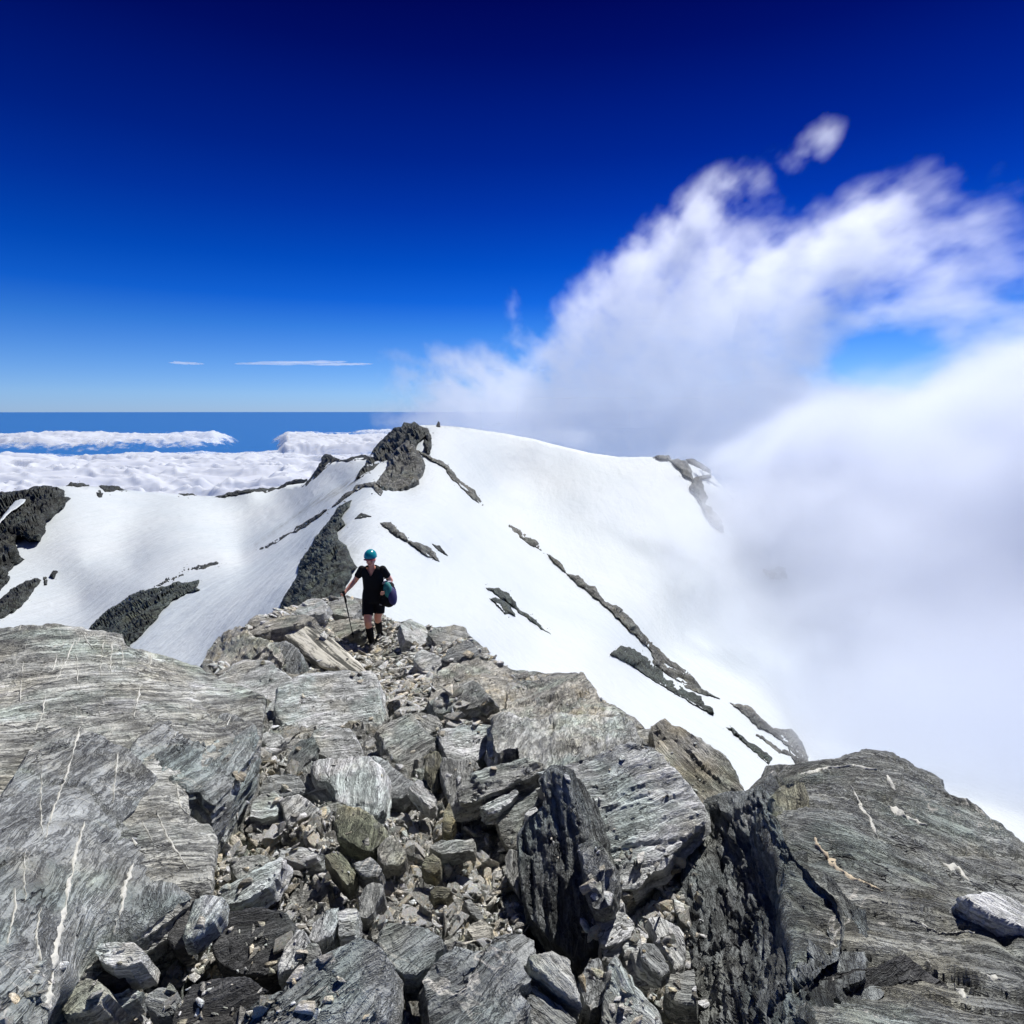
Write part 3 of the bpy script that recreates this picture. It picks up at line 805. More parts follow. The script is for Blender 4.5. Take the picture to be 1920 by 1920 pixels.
ROCKS, DM = [], []
def rock(label, reg, pts, mat='grey', n=(0, -.25), lift=.0, thick=.14, stripe=0, ctrl=None, relief=1.0, step=4.0, rough=.8, lay=1.0, cat='rock slab', name='flat_rock', group=None, bev=1.0, seed=None, dip=22, spread=.06, warp=1.0):
    """a block of rock: its top face is the traced outline laid on a plane (normal n = x, y slopes) or on controls, thickness below it"""
    P2 = np.array(T(reg, pts))
    if ctrl is None: P2 = P2.mean(0) + (P2 - P2.mean(0)) * 1.05
    seed = seed if seed is not None else int(P2[0][0] * 7 + P2[0][1] * 3) % 9973
    size = max(np.ptp(P2[:, 0]), np.ptp(P2[:, 1]))
    step = min(step, max(1.8, size / 14))
    v, f, loop, ed = patch2d(P2, step, rough, seed)
    c = P2.mean(0)
    if ctrl is None:
        nn = np.array([n[0], n[1], 1.0]); nn /= np.linalg.norm(nn)
        zc0 = float(G_D(*c)) - lift * 1.35
        P0 = unproj(c[0], c[1], zc0)
        rr_ = ray(v[:, 0], v[:, 1])
        den = rr_ @ nn
        t = (P0 @ nn) / np.where(den < -.08, den, -.08)
        t = np.clip(t, zc0 * .7, zc0 * 1.45)
        V = rr_ * t[:, None]
    else:
        D = depthmap([at(*(T(reg, [(q[0], q[1])])[0] + (q[2],))) if q[2] else (lambda p: (p[0], p[1], float(DM[0](*p)) * .994))(T(reg, [(q[0], q[1])])[0]) for q in ctrl])
        DM.append(D)
        V = unproj(v[:, 0], v[:, 1], D(v[:, 0], v[:, 1]))
        NN = vnormals(V, f).mean(0)
        nn = NN / np.linalg.norm(NN)
        zc0 = float(D(*c))
        P0 = V.mean(0)
    s = zc0 / FPX                                    # metres per photo pixel
    L = size * s
    # frame: X along the foliation, Z near the slab normal
    qx, qy = img_dir(c, zc0, stripe)
    r2_ = ray(qx, qy); r0_ = ray(c[0], c[1])
    X = r2_ * ((P0 @ nn) / (r2_ @ nn)) - r0_ * ((P0 @ nn) / (r0_ @ nn))
    X /= np.linalg.norm(X)
    Y = np.cross(nn, X); Y /= np.linalg.norm(Y)
    Z = np.cross(X, Y)
    fr = Matrix((( X[0], Y[0], Z[0], P0[0]), (X[1], Y[1], Z[1], P0[1]), (X[2], Y[2], Z[2], P0[2]), (0, 0, 0, 1)))
    fr = fr @ Matrix.Rotation(R(dip), 4, 'X')
    Mi = np.array(fr.inverted())
    loc = lambda W: W @ Mi[:3, :3].T + Mi[:3, 3]
    # edge rounding and relief of the top
    bw = 2.5 + size * .010
    k = np.clip(ed / (bw * bev + 1e-6), 0, 1)
    drop = (1 - k) ** 2 * min(thick * .3, bw * s * .6)
    q = loc(V)
    a = min(.05, .035 * L ** .7) * relief
    off = seed * .37
    h = fbm(q * [1.1, 1.6, 1.6] / max(L, .25) * 1.5 + off, 3, seed) * a * .8 * warp
    tq = fbm(q * [1.6, 5.5, 5.5] * min(2.0, .9 / max(L, .2)) * 1.3 + off, 4, seed + 1)
    h += (terrace(tq, 5, .80) - tq * .4) * a * .8
    h += fbm(q * [3, 17, 17] + off, 4, seed + 2, ridged=True) * .0060 * lay * min(1.5, zc0 / 2.5)
    h += fbm(q * [7, 45, 45] + off, 3, seed + 6, ridged=True) * .0022 * lay * min(1.5, zc0 / 2.5)
    bl = blocky(np.c_[q[:, 0] * 2.2, q[:, 1] * 3.4, q[:, 2] * 0] * min(3, 1 / max(L, .25)) + off, seed + 3, .5, .28)[0]
    h += bl * a * .55
    V = V + nn * (h * np.clip(ed / (bw * .6), .15, 1) - drop)[:, None]
    rings = int(np.clip(thick / s / step, 2, 16))
    cen = V[loop].mean(0)
    Vq, Fq = solid(V, f, loop, -nn * thick, rings)
    # broken, layered sides
    nV = len(V); Lp = len(loop)
    W = Vq[nV:nV + rings * Lp]
    ou = W - cen; ou -= (ou @ nn)[:, None] * nn
    ou /= np.linalg.norm(ou, axis=1)[:, None] + 1e-9
    dep = (np.arange(rings * Lp) // Lp + 1) / rings
    ql = np.c_[W @ X * 2.2, W @ Y * 2.2, dep * thick / .03]
    lay_ = fbm(ql + off, 3, seed + 4) * .5 + (cells(np.c_[dep * thick / .045, W @ X * .9, W[:, 0] * 0] + off, seed + 8)[0][:, 0] - .5) * .6
    Vq[nV:nV + rings * Lp] = W + ou * ((lay_ * min(.035, L * .06) * lay + dep * spread * min(L, 1)))[:, None]
    o = mesh_obj(name, Vq, Fq, M[mat], True, frame=fr, sharp=38 if lay < 3 else 62)
    tag(o, label, cat, group)
    ROCKS.append(o)
    return o

GS = 'loose slabs and blocks on the ridge crest'
# --- the big bedrock masses
rock('large striped grey bedrock hump filling the left edge, seamed with white veins', 'R2', [(-300, 140), (0, 122), (60, 128), (100, 112), (190, 114), (270, 108), (330, 122), (400, 132), (470, 140), (555, 152), (558, 190), (585, 215), (650, 225), (720, 245), (800, 270), (890, 300), (950, 335), (985, 360), (1060, 380), (1130, 400), (1200, 440), (1190, 520), (1175, 640), (1120, 720), (1075, 800), (1010, 900), (960, 940), (900, 880), (850, 870), (860, 960), (900, 1000), (960, 1010), (985, 1080), (970, 1200), (960, 1340), (870, 1350), (790, 1420), (640, 1520), (560, 1560), (400, 1700), (-300, 1900)],
     'greyfold', stripe=4, thick=.5, relief=1.1, lay=1.2, cat='bedrock', name='rock_outcrop', step=4.0, dip=30,
     ctrl=[(-300, 140, 4.3), (0, 122, 4.3), (270, 108, 4.4), (555, 155, 4.5), (890, 300, 4.5), (1060, 380, 4.3), (1200, 460, 3.9), (1175, 640, 3.35), (960, 940, 2.75), (0, 400, 3.45), (400, 400, 3.6), (0, 900, 2.42), (400, 800, 2.75), (800, 600, 3.3), (700, 900, 2.65), (960, 1340, 2.1), (700, 1200, 2.2), (400, 1700, 1.75), (-300, 1500, 1.7), (850, 1350, 2.08)])
rock('dark slanting bedrock face at the lower left with long vertical quartz veins', 'R2', [(-300, 950), (0, 900), (70, 800), (130, 700), (190, 610), (260, 570), (335, 545), (400, 590), (470, 620), (560, 680), (640, 740), (720, 800), (690, 830), (640, 900), (600, 960), (560, 1000), (620, 1060), (680, 1180), (760, 1240), (870, 1345), (800, 1380), (640, 1500), (560, 1550), (500, 1560), (430, 1640), (390, 1690), (300, 1690), (280, 1780), (230, 1860), (180, 2100), (-300, 2100)],
     'slate', stripe=48, thick=.35, relief=1.2, lay=1.5, cat='bedrock', name='rock_outcrop', step=4.0, dip=40,
     ctrl=[(335, 545, None), (190, 610, None), (0, 900, 2.25), (-300, 1000, 2.0), (560, 680, None), (720, 800, None), (640, 900, None), (560, 1000, None), (680, 1180, None), (870, 1345, None), (640, 1500, None), (500, 1560, None), (390, 1690, None), (300, 1690, 1.60), (200, 1860, 1.42), (-300, 2100, 1.15), (0, 1400, 1.62), (300, 1200, 1.95), (250, 900, 2.36), (180, 2100, 1.28)])
rock('greenish bedrock panel with diagonal grooves right of the striped hump', 'R2', [(575, 700), (640, 605), (720, 545), (830, 505), (960, 508), (1060, 520), (1150, 570), (1170, 620), (1140, 700), (1085, 770), (1030, 860), (965, 930), (900, 872), (850, 868), (760, 820), (660, 760)],
     'slate', stripe=38, thick=.25, relief=1.1, lay=2.2, cat='bedrock', name='rock_outcrop', step=4.0, dip=35,
     ctrl=[(575, 700, None), (720, 545, None), (960, 508, None), (1150, 570, None), (1085, 770, None), (965, 930, None), (850, 868, None), (900, 700, None)])
rock('huge rounded bedrock hump at the lower right beside the fog', 'R6', [(380, 300), (470, 230), (515, 150), (600, 135), (690, 132), (700, 118), (780, 124), (905, 118), (920, 105), (1000, 92), (1040, 75), (1100, 66), (1210, 84), (1250, 120), (1280, 130), (1330, 165), (1420, 190), (1475, 225), (1480, 260), (1510, 310), (1620, 330), (1680, 380), (1710, 415), (1800, 470), (1920, 560), (2300, 820), (2300, 1900), (760, 1900), (690, 1560), (650, 1300), (640, 1100), (600, 900), (590, 700), (500, 560), (420, 420)],
     'greydark', stripe=-8, thick=.5, relief=2.1, lay=1.6, cat='bedrock', name='rock_outcrop', step=4.0, dip=28,
     ctrl=[(400, 320, 3.1), (515, 150, 3.4), (1100, 66, 3.2), (1480, 240, 2.95), (1920, 560, 2.45), (2300, 820, 2.1), (1100, 400, 2.55), (560, 500, 2.45), (640, 900, 1.98), (700, 1300, 1.62), (760, 1800, 1.25), (1200, 900, 1.95), (1600, 700, 2.2), (1920, 1100, 1.75), (1600, 1400, 1.5), (2300, 1500, 1.4), (1200, 1400, 1.5), (2300, 1900, 1.15), (900, 700, 2.15)])
rock('steep shaded rock wall of thin upright layers at the lower right', 'R6', [(170, 320), (300, 290), (400, 300), (500, 230), (530, 190), (545, 300), (560, 420), (600, 560), (640, 640), (700, 700), (780, 780), (860, 860), (900, 1000), (900, 1200), (800, 1260), (700, 1390), (740, 1600), (760, 1800), (160, 1800), (120, 1300), (100, 1150), (20, 900), (45, 700), (100, 560), (160, 480)],
     'rough', stripe=100, thick=.4, relief=2.4, lay=5.0, cat='bedrock', name='rock_outcrop', step=3.6, dip=35, rough=1.2,
     ctrl=[(170, 320, 3.05), (530, 190, 3.25), (560, 420, 2.50), (640, 640, 2.16), (860, 860, 1.93), (900, 1100, 1.74), (700, 1390, 1.52), (760, 1800, 1.22), (400, 400, 2.75), (350, 700, 2.55), (300, 900, 2.42), (50, 700, 2.72), (20, 900, 2.58), (120, 1300, 2.2), (160, 1800, 1.72), (450, 1100, 1.98), (400, 1500, 1.68), (150, 480, 2.95)])
rock('broad weathered bedrock shoulder right of the hiker, above the slope', 'R3', [(1235, 560), (1270, 520), (1330, 490), (1400, 470), (1500, 452), (1560, 470), (1690, 532), (1720, 552), (1800, 548), (1860, 545), (1920, 552), (2010, 550), (2085, 562), (2140, 620), (2180, 690), (2250, 720), (2330, 770), (2370, 800), (2340, 860), (2250, 900), (2130, 940), (2000, 960), (1900, 900), (1840, 860), (1700, 830), (1560, 800), (1400, 740), (1240, 760), (1215, 680)],
     'brown', stripe=25, thick=.5, relief=2.6, lay=2.2, cat='bedrock', name='rock_outcrop', dip=30, step=3.4, rough=1.1,
     ctrl=[(1235, 560, 6.4), (1500, 452, 7.1), (1720, 552, 6.7), (2085, 562, 6.0), (2370, 800, 4.9), (2250, 900, 4.3), (1900, 900, 4.4), (1560, 800, 4.95), (1240, 760, 5.2), (1700, 680, 5.6)])
rock('bedrock ledge with sharp upright ribs below the weathered shoulder', 'R5', [(60, 130), (150, 100), (300, 140), (420, 125), (560, 112), (680, 112), (735, 125), (800, 130), (880, 150), (920, 250), (965, 290), (900, 300), (840, 320), (700, 375), (600, 400), (500, 440), (400, 450), (340, 390), (230, 370), (220, 300), (100, 330), (70, 240)],
     'grey', stripe=60, thick=.4, relief=2.6, lay=3.0, cat='bedrock', name='rock_outcrop', dip=30, step=3.4, rough=1.1,
     ctrl=[(60, 130, 4.3), (560, 112, 4.45), (880, 150, 4.3), (965, 290, 3.75), (600, 400, 3.42), (400, 450, 3.3), (100, 330, 3.7)])
# --- slabs
S = [
 # R5: right centre
 ('huge pale tilted slab, finely grooved, right of the dark crevice', 'R5', [(378, 475), (430, 440), (580, 402), (700, 365), (800, 315), (865, 290), (920, 305), (1000, 330), (1060, 370), (1110, 440), (1170, 500), (1230, 575), (1290, 660), (1300, 740), (1240, 790), (1160, 870), (1050, 1000), (1000, 1010), (960, 1060), (900, 1120), (820, 1110), (780, 1010), (740, 900), (700, 855), (640, 850), (590, 800), (560, 740), (520, 620), (480, 520)], dict(mat='pale', n=(-.10, -.55), lift=.30, thick=.30, stripe=18, relief=1.1, lay=1.8)),
 ('upright dark layered slab edge between the crevice and the huge pale slab', 'R5', [(345, 520), (380, 470), (440, 460), (500, 490), (540, 620), (580, 760), (590, 860), (580, 900), (600, 1000), (620, 1160), (660, 1290), (670, 1440), (640, 1560), (610, 1600), (540, 1540), (440, 1440), (330, 1330), (270, 1230), (240, 1100), (225, 960), (235, 830), (290, 740), (370, 690), (365, 600)], dict(mat='rough', n=(-.55, -.75), lift=.34, thick=.40, stripe=97, relief=1.8, lay=4.0)),
 ('smooth oblong grey stone crossed by white veins, leaning on the huge pale slab', 'R5', [(575, 885), (620, 865), (685, 862), (720, 910), (745, 960), (775, 1020), (788, 1080), (775, 1170), (750, 1230), (705, 1245), (660, 1230), (630, 1170), (610, 1060), (595, 970)], dict(mat='slate', n=(-.2, -.6), lift=.36, thick=.12, stripe=60)),
 ('pale squarish slab below the oblong veined stone', 'R5', [(652, 1275), (740, 1255), (830, 1270), (900, 1330), (870, 1400), (800, 1440), (730, 1465), (700, 1430), (670, 1350)], dict(mat='pale', n=(-.1, -.3), lift=.17, thick=.14, stripe=15)),
 ('tall brownish green slab standing against the snow behind the huge pale slab', 'R5', [(1005, 195), (1040, 170), (1080, 158), (1120, 185), (1190, 210), (1270, 255), (1350, 320), (1420, 360), (1450, 400), (1490, 480), (1525, 565), (1480, 600), (1420, 620), (1360, 660), (1290, 690), (1220, 560), (1130, 460), (1080, 390), (1030, 320)], dict(mat='brown', n=(-.1, -.42), lift=.30, thick=.35, stripe=-45, lay=1.5, relief=1.5)),
 ('small rounded block wedged left of the tall brownish slab', 'R5', [(912, 225), (950, 205), (1000, 205), (1015, 260), (1020, 310), (985, 320), (940, 290)], dict(mat='grey', n=(0, -.35), lift=.2, thick=.25)),
 ('long pale triangular slab lying in the lower right gully', 'R5', [(985, 1300), (1040, 1300), (1115, 1330), (1170, 1380), (1190, 1460), (1190, 1540), (1165, 1600), (1140, 1615), (1100, 1540), (1050, 1450)], dict(mat='pale', n=(.0, -.3), lift=.16, thick=.08, stripe=-60)),
 ('grey veined slab at the bottom of the lower right gully', 'R5', [(1090, 1640), (1160, 1620), (1240, 1600), (1250, 1700), (1250, 1790), (1200, 1810), (1110, 1770), (1080, 1700)], dict(mat='slate', n=(-.1, -.25), lift=.15, thick=.12)),
 ('oval grey cobble on top of the lower right gully stones', 'R5', [(932, 1480), (960, 1450), (1005, 1450), (1050, 1500), (1090, 1565), (1102, 1620), (1060, 1635), (1000, 1600), (950, 1550)], dict(mat='slate', n=(0, -.35), lift=.20, thick=.07, stripe=-50)),
 ('thin curved slab under the oval grey cobble', 'R5', [(882, 1500), (925, 1490), (960, 1560), (1030, 1635), (1030, 1655), (985, 1650), (930, 1600)], dict(mat='grey', n=(0, -.35), lift=.16, thick=.06)),
 ('rounded flat stone left above the oval cobble', 'R5', [(835, 1470), (870, 1410), (950, 1400), (960, 1440), (920, 1490), (880, 1500), (870, 1540), (840, 1520)], dict(mat='pale', n=(0, -.3), lift=.14, thick=.08)),
 ('upright elongated stone with a white vein at the bottom right of the crevice', 'R5', [(610, 1600), (640, 1545), (690, 1540), (720, 1600), (725, 1690), (700, 1790), (650, 1820), (605, 1780), (600, 1690)], dict(mat='slate', n=(0, -.4), lift=.2, thick=.12, stripe=85)),
 ('large leaning block with a ribbed top at the bottom edge right of centre', 'R5', [(760, 1560), (795, 1530), (850, 1610), (900, 1700), (970, 1780), (1030, 1850), (1040, 1960), (1000, 2050), (720, 2050), (715, 1900), (730, 1740)], dict(mat='pale', n=(-.15, -.4), lift=.24, thick=.3, stripe=-55, lay=1.8)),
 ('small white quartz block on the edge of the crevice', 'R5', [(262, 700), (290, 670), (325, 658), (345, 690), (330, 735), (285, 730)], dict(mat='white', n=(0, -.5), lift=.36, thick=.09)),
 ('grey slab tilted into the crevice beside the scree', 'R5', [(95, 690), (180, 640), (260, 600), (370, 540), (365, 640), (300, 690), (250, 740), (235, 830), (220, 900), (150, 870), (110, 780)], dict(mat='grey', n=(-.2, -.45), lift=.16, thick=.22, stripe=22)),
 ('narrow slab standing in the crevice wall below the tilted grey slab', 'R5', [(140, 960), (170, 900), (215, 910), (222, 1010), (225, 1180), (180, 1120), (150, 1040)], dict(mat='grey', n=(-.4, -.5), lift=.1, thick=.15, stripe=85)),
 ('lowest pale flake under the squarish slab in the right gully', 'R5', [(712, 1540), (740, 1470), (830, 1440), (840, 1480), (800, 1530), (745, 1560)], dict(mat='grey', n=(0, -.3), lift=.12, thick=.1)),
 ('flat stone with fine cracks left of the curved thin slab', 'R5', [(850, 1560), (900, 1545), (960, 1620), (970, 1690), (920, 1700), (880, 1650)], dict(mat='grey', n=(0, -.3), lift=.12, thick=.1)),
 # R3: centre and upper left
 ('broad pale slab with a domed top, left part of the central pavement', 'R3', [(10, 600), (60, 550), (120, 490), (170, 468), (220, 464), (280, 472), (330, 490), (380, 530), (440, 574), (400, 610), (370, 650), (362, 710), (355, 765), (300, 775), (255, 768), (225, 705), (180, 680), (100, 660)], dict(mat='pale', n=(-.05, -.30), lift=.30, thick=.28, stripe=12, relief=1.1)),
 ('largest pale slab of the central pavement, split by a long crack', 'R3', [(372, 640), (430, 590), (480, 568), (540, 556), (640, 545), (720, 538), (800, 542), (880, 538), (905, 560), (925, 640), (930, 740), (942, 850), (930, 910), (925, 972), (880, 985), (820, 1000), (815, 950), (790, 890), (740, 860), (640, 852), (590, 870), (560, 910), (500, 905), (440, 870), (370, 800), (362, 720)], dict(mat='pale', n=(.02, -.30), lift=.34, thick=.30, stripe=6, relief=1.2, lay=1.4)),
 ('rounded pale slab tucked under the front edge of the largest pavement slab', 'R3', [(552, 905), (570, 870), (610, 850), (680, 850), (760, 862), (800, 900), (818, 950), (800, 1000), (740, 1022), (700, 1030), (640, 1015), (598, 990), (575, 950)], dict(mat='pale', n=(0, -.38), lift=.36, thick=.12, stripe=-2)),
 ('diamond shaped grey slab in the middle of the ridge', 'R3', [(930, 868), (980, 830), (1050, 800), (1112, 774), (1160, 830), (1200, 890), (1250, 912), (1235, 962), (1150, 1020), (1062, 1090), (1020, 1040), (965, 960)], dict(mat='grey', n=(.05, -.42), lift=.30, thick=.22, stripe=28, lay=1.6)),
 ('triangular grey flake on the right shoulder of the diamond slab', 'R3', [(1115, 775), (1180, 768), (1250, 780), (1280, 820), (1290, 848), (1235, 870), (1200, 888), (1160, 832)], dict(mat='grey', n=(0, -.3), lift=.28, thick=.12, stripe=-30)),
 ('big almost white slab with ragged edges in the centre', 'R3', [(568, 1045), (600, 1030), (660, 1030), (740, 1025), (800, 1014), (870, 1010), (895, 1040), (935, 1062), (965, 1120), (965, 1180), (958, 1250), (948, 1300), (920, 1325), (890, 1335), (820, 1318), (755, 1285), (700, 1250), (680, 1190), (640, 1150), (600, 1150), (570, 1110)], dict(mat='white', n=(.02, -.30), warp=.3, lift=.26, thick=.14, stripe=80, lay=1.4, relief=1.1)),
 ('stepped grey slab beneath the left side of the white slab', 'R3', [(505, 1090), (560, 1035), (600, 1100), (640, 1160), (680, 1200), (700, 1255), (680, 1310), (640, 1312), (600, 1270), (540, 1220), (510, 1160)], dict(mat='grey', n=(-.1, -.4), lift=.17, thick=.16, stripe=120)),
 ('dark grey slab leaning against the right side of the white slab', 'R3', [(890, 1022), (940, 1020), (985, 1035), (1010, 1080), (1070, 1115), (1120, 1150), (1100, 1200), (1060, 1235), (1000, 1245), (965, 1225), (966, 1150), (935, 1065)], dict(mat='slate', n=(.05, -.4), lift=.20, thick=.16, stripe=40)),
 ('cream and black striped slab, long and splintered, left of the hiker', 'R3', [(368, 300), (420, 285), (500, 268), (560, 290), (640, 330), (720, 400), (790, 460), (850, 522), (800, 542), (720, 520), (640, 505), (590, 488), (540, 450), (470, 395), (400, 340)], dict(mat='cream', n=(-.25, -.25), lift=.75, thick=.30, stripe=-37, lay=.35, relief=.22, warp=.2, step=3.0, dip=6, rough=.5)),
 ('rounded dark green boulder under the striped slab', 'R3', [(298, 400), (340, 372), (400, 366), (450, 390), (485, 420), (482, 480), (460, 540), (440, 570), (400, 530), (340, 480)], dict(mat='slate', n=(0, -.6), lift=.40, thick=.35, stripe=60)),
 ('long flat slab jutting out over the left drop, above the striped slab', 'R3', [(192, 270), (210, 230), (250, 215), (290, 238), (360, 228), (440, 214), (520, 215), (565, 232), (500, 262), (430, 280), (330, 300), (250, 322), (190, 318), (250, 285)], dict(mat='brown', n=(-.1, -.12), lift=.5, thick=.18, stripe=10, lay=1.8)),
 ('thick curved layered block beside the trekking pole', 'R3', [(590, 300), (650, 262), (740, 240), (820, 232), (850, 250), (852, 290), (800, 318), (740, 335), (690, 352), (650, 345)], dict(mat='brown', n=(0, -.35), lift=.35, thick=.28, stripe=14, lay=2.6)),
 ('round topped pale boulder on the path right below the hiker', 'R3', [(1128, 460), (1150, 430), (1180, 410), (1240, 430), (1290, 465), (1305, 500), (1270, 530), (1230, 550), (1180, 520)], dict(mat='pale', n=(0, -.3), lift=.35, thick=.2, stripe=20)),
 ('dark domed boulder at the top of the weathered shoulder', 'R3', [(1290, 475), (1320, 420), (1370, 380), (1430, 360), (1470, 400), (1505, 450), (1440, 460), (1380, 475), (1320, 490)], dict(mat='slate', n=(0, -.5), lift=.4, thick=.35, stripe=20)),
 ('broken rounded block on the skyline right of the hiker', 'R3', [(1208, 320), (1230, 292), (1280, 280), (1360, 280), (1410, 295), (1440, 335), (1400, 350), (1360, 372), (1320, 385), (1260, 380)], dict(mat='grey', n=(0, -.35), lift=.3, thick=.3, stripe=-10, lay=1.8)),
 ('tilted slab with ribs in the middle of the weathered shoulder', 'R3', [(1230, 700), (1300, 640), (1400, 600), (1470, 585), (1520, 640), (1565, 700), (1500, 730), (1400, 742), (1320, 760), (1250, 765)], dict(mat='grey', n=(-.2, -.4), lift=.45, thick=.2, stripe=35, lay=1.8)),
 ('low pale block right of the diamond slab', 'R3', [(1262, 872), (1340, 850), (1450, 840), (1580, 836), (1600, 880), (1590, 925), (1540, 960), (1480, 1030), (1400, 1038), (1330, 1030), (1300, 970)], dict(mat='pale', n=(.05, -.28), lift=.24, thick=.2, stripe=5, relief=1.3)),
 ('thick dark log-shaped slab bridging the top of the crevice', 'R3', [(1380, 1200), (1400, 1160), (1450, 1112), (1540, 1080), (1640, 1050), (1740, 1030), (1810, 1035), (1845, 1060), (1840, 1090), (1780, 1120), (1700, 1160), (1620, 1190), (1540, 1225), (1460, 1262), (1395, 1268)], dict(mat='grey', n=(-.12, -.55), lift=.42, thick=.16, stripe=22, lay=3.2, relief=1.3)),
 ('thin ribbed plate under the log-shaped slab', 'R3', [(1498, 1300), (1560, 1262), (1640, 1225), (1700, 1198), (1712, 1225), (1660, 1280), (1600, 1325), (1545, 1335)], dict(mat='pale', n=(-.1, -.45), lift=.26, thick=.08, stripe=25, lay=2)),
 ('small pale brick-shaped stone standing left of the crevice', 'R3', [(1108, 1190), (1130, 1160), (1158, 1150), (1200, 1195), (1255, 1255), (1245, 1290), (1212, 1305), (1160, 1250)], dict(mat='white', n=(.1, -.6), lift=.2, thick=.12, stripe=-42, lay=1.8)),
 ('dark chunky block at the left end of the white slab', 'R3', [(408, 1085), (420, 1020), (445, 960), (500, 925), (555, 912), (580, 960), (560, 1010), (520, 1050), (480, 1100), (440, 1110)], dict(mat='slate', n=(-.1, -.5), lift=.22, thick=.2, stripe=50)),
 ('flat oval stone in the hollow left of the pavement slabs', 'R3', [(268, 890), (310, 878), (370, 886), (405, 920), (380, 955), (330, 968), (280, 942)], dict(mat='pale', n=(0, -.25), lift=.12, thick=.1, stripe=12)),
 ('wide dark rounded stone with a cobble resting before it', 'R3', [(262, 1200), (280, 1150), (340, 1115), (420, 1115), (490, 1140), (525, 1190), (500, 1225), (420, 1240), (340, 1232), (270, 1235)], dict(mat='slate', n=(0, -.4), lift=.2, thick=.15, stripe=5)),
 ('pale rounded slab with fine level stripes at the upper left of the scree', 'R3', [(203, 1350), (215, 1290), (245, 1238), (300, 1212), (345, 1212), (375, 1250), (368, 1300), (350, 1340), (280, 1352)], dict(mat='pale', n=(0, -.4), lift=.17, thick=.12, stripe=4)),
 ('pale rounded slab with slanting stripes at the top of the scree', 'R3', [(378, 1255), (420, 1232), (480, 1225), (540, 1260), (592, 1312), (560, 1360), (510, 1340), (470, 1380), (425, 1390), (402, 1330)], dict(mat='pale', n=(.05, -.35), lift=.15, thick=.12, stripe=40)),
 ('dark ragged layered crag at the left end of the ridge crest', 'R3', [(-80, 500), (-30, 430), (10, 385), (45, 330), (85, 300), (110, 310), (150, 282), (185, 300), (200, 345), (250, 340), (300, 360), (290, 400), (230, 440), (160, 475), (60, 540), (-60, 540)], dict(mat='brown', n=(-.35, -.35), lift=.45, thick=.35, stripe=55, lay=4, relief=2.2)),
 ('pale flat slab on the skyline behind and left of the hiker', 'R3', [(452, 205), (480, 165), (530, 135), (570, 122), (620, 140), (650, 165), (610, 205), (520, 225)], dict(mat='pale', n=(-.1, -.2), lift=.35, thick=.15, stripe=10)),
 ('low grey slab on the skyline directly behind the hiker', 'R3', [(640, 165), (690, 130), (740, 120), (800, 132), (835, 180), (780, 225), (690, 215)], dict(mat='grey', n=(0, -.2), lift=.3, thick=.15, stripe=5)),
 ('broad pale slab sloping down the skyline right of the hiker', 'R3', [(1055, 270), (1080, 252), (1115, 245), (1190, 290), (1240, 345), (1290, 405), (1230, 415), (1170, 405), (1090, 350)], dict(mat='pale', n=(.2, -.25), lift=.35, thick=.2, stripe=-25)),
 # R4: lower centre
 ('olive brown block with a white vein, below the white slab', 'R4', [(622, 385), (640, 330), (665, 300), (720, 315), (760, 320), (820, 365), (880, 415), (870, 460), (850, 490), (810, 528), (760, 520), (700, 485), (650, 470), (630, 430)], dict(mat='olive', n=(-.05, -.5), lift=.22, thick=.22, stripe=70)),
 ('pale ochre block in the upper middle of the scree', 'R4', [(845, 520), (880, 480), (920, 460), (960, 500), (992, 545), (975, 590), (940, 612), (880, 605), (850, 570)], dict(mat='brown', n=(.05, -.4), lift=.12, thick=.14, stripe=60)),
 ('dark triangular stone with a shadowed underside in the scree', 'R4', [(718, 605), (760, 580), (805, 570), (840, 600), (865, 635), (850, 665), (800, 668), (755, 655)], dict(mat='slate', n=(0, -.4), lift=.17, thick=.1)),
 ('long brown wedge pointing down into the scree', 'R4', [(578, 560), (610, 545), (645, 540), (690, 590), (725, 650), (720, 690), (685, 710), (650, 660), (610, 610)], dict(mat='olive', n=(.1, -.5), lift=.18, thick=.14, stripe=-50)),
 ('long pale leaf-shaped slab at the left side of the scree', 'R4', [(18, 760), (50, 715), (120, 690), (200, 640), (270, 600), (330, 575), (352, 590), (330, 650), (285, 705), (220, 745), (150, 788), (80, 802), (35, 790)], dict(mat='pale', n=(-.05, -.35), lift=.20, thick=.09, stripe=28)),
 ('grey slab half hidden behind the leaf-shaped slab', 'R4', [(90, 605), (130, 570), (200, 555), (275, 568), (285, 605), (230, 640), (140, 690), (110, 650)], dict(mat='grey', n=(0, -.3), lift=.12, thick=.1, stripe=25)),
 ('long low block with a straight shadow line at the top left of the scree', 'R4', [(345, 525), (420, 520), (500, 520), (545, 535), (530, 580), (470, 598), (420, 605), (370, 595), (340, 560)], dict(mat='pale', n=(0, -.55), lift=.14, thick=.12, stripe=3)),
 ('big smooth black slab with thin white veins left of the scree', 'R4', [(25, 880), (100, 850), (200, 830), (290, 840), (365, 860), (400, 900), (412, 960), (390, 1040), (350, 1130), (270, 1160), (180, 1160), (100, 1140), (50, 1110), (0, 1040), (5, 940)], dict(mat='dark', n=(-.08, -.35), lift=.16, thick=.2, stripe=15)),
 ('black slab in the bottom left beside the smooth grey slabs', 'R4', [(-120, 1240), (0, 1195), (80, 1190), (150, 1182), (220, 1220), (275, 1262), (220, 1300), (170, 1345), (150, 1420), (140, 1600), (-200, 1600), (-200, 1400)], dict(mat='dark', n=(-.05, -.3), lift=.14, thick=.2, stripe=20)),
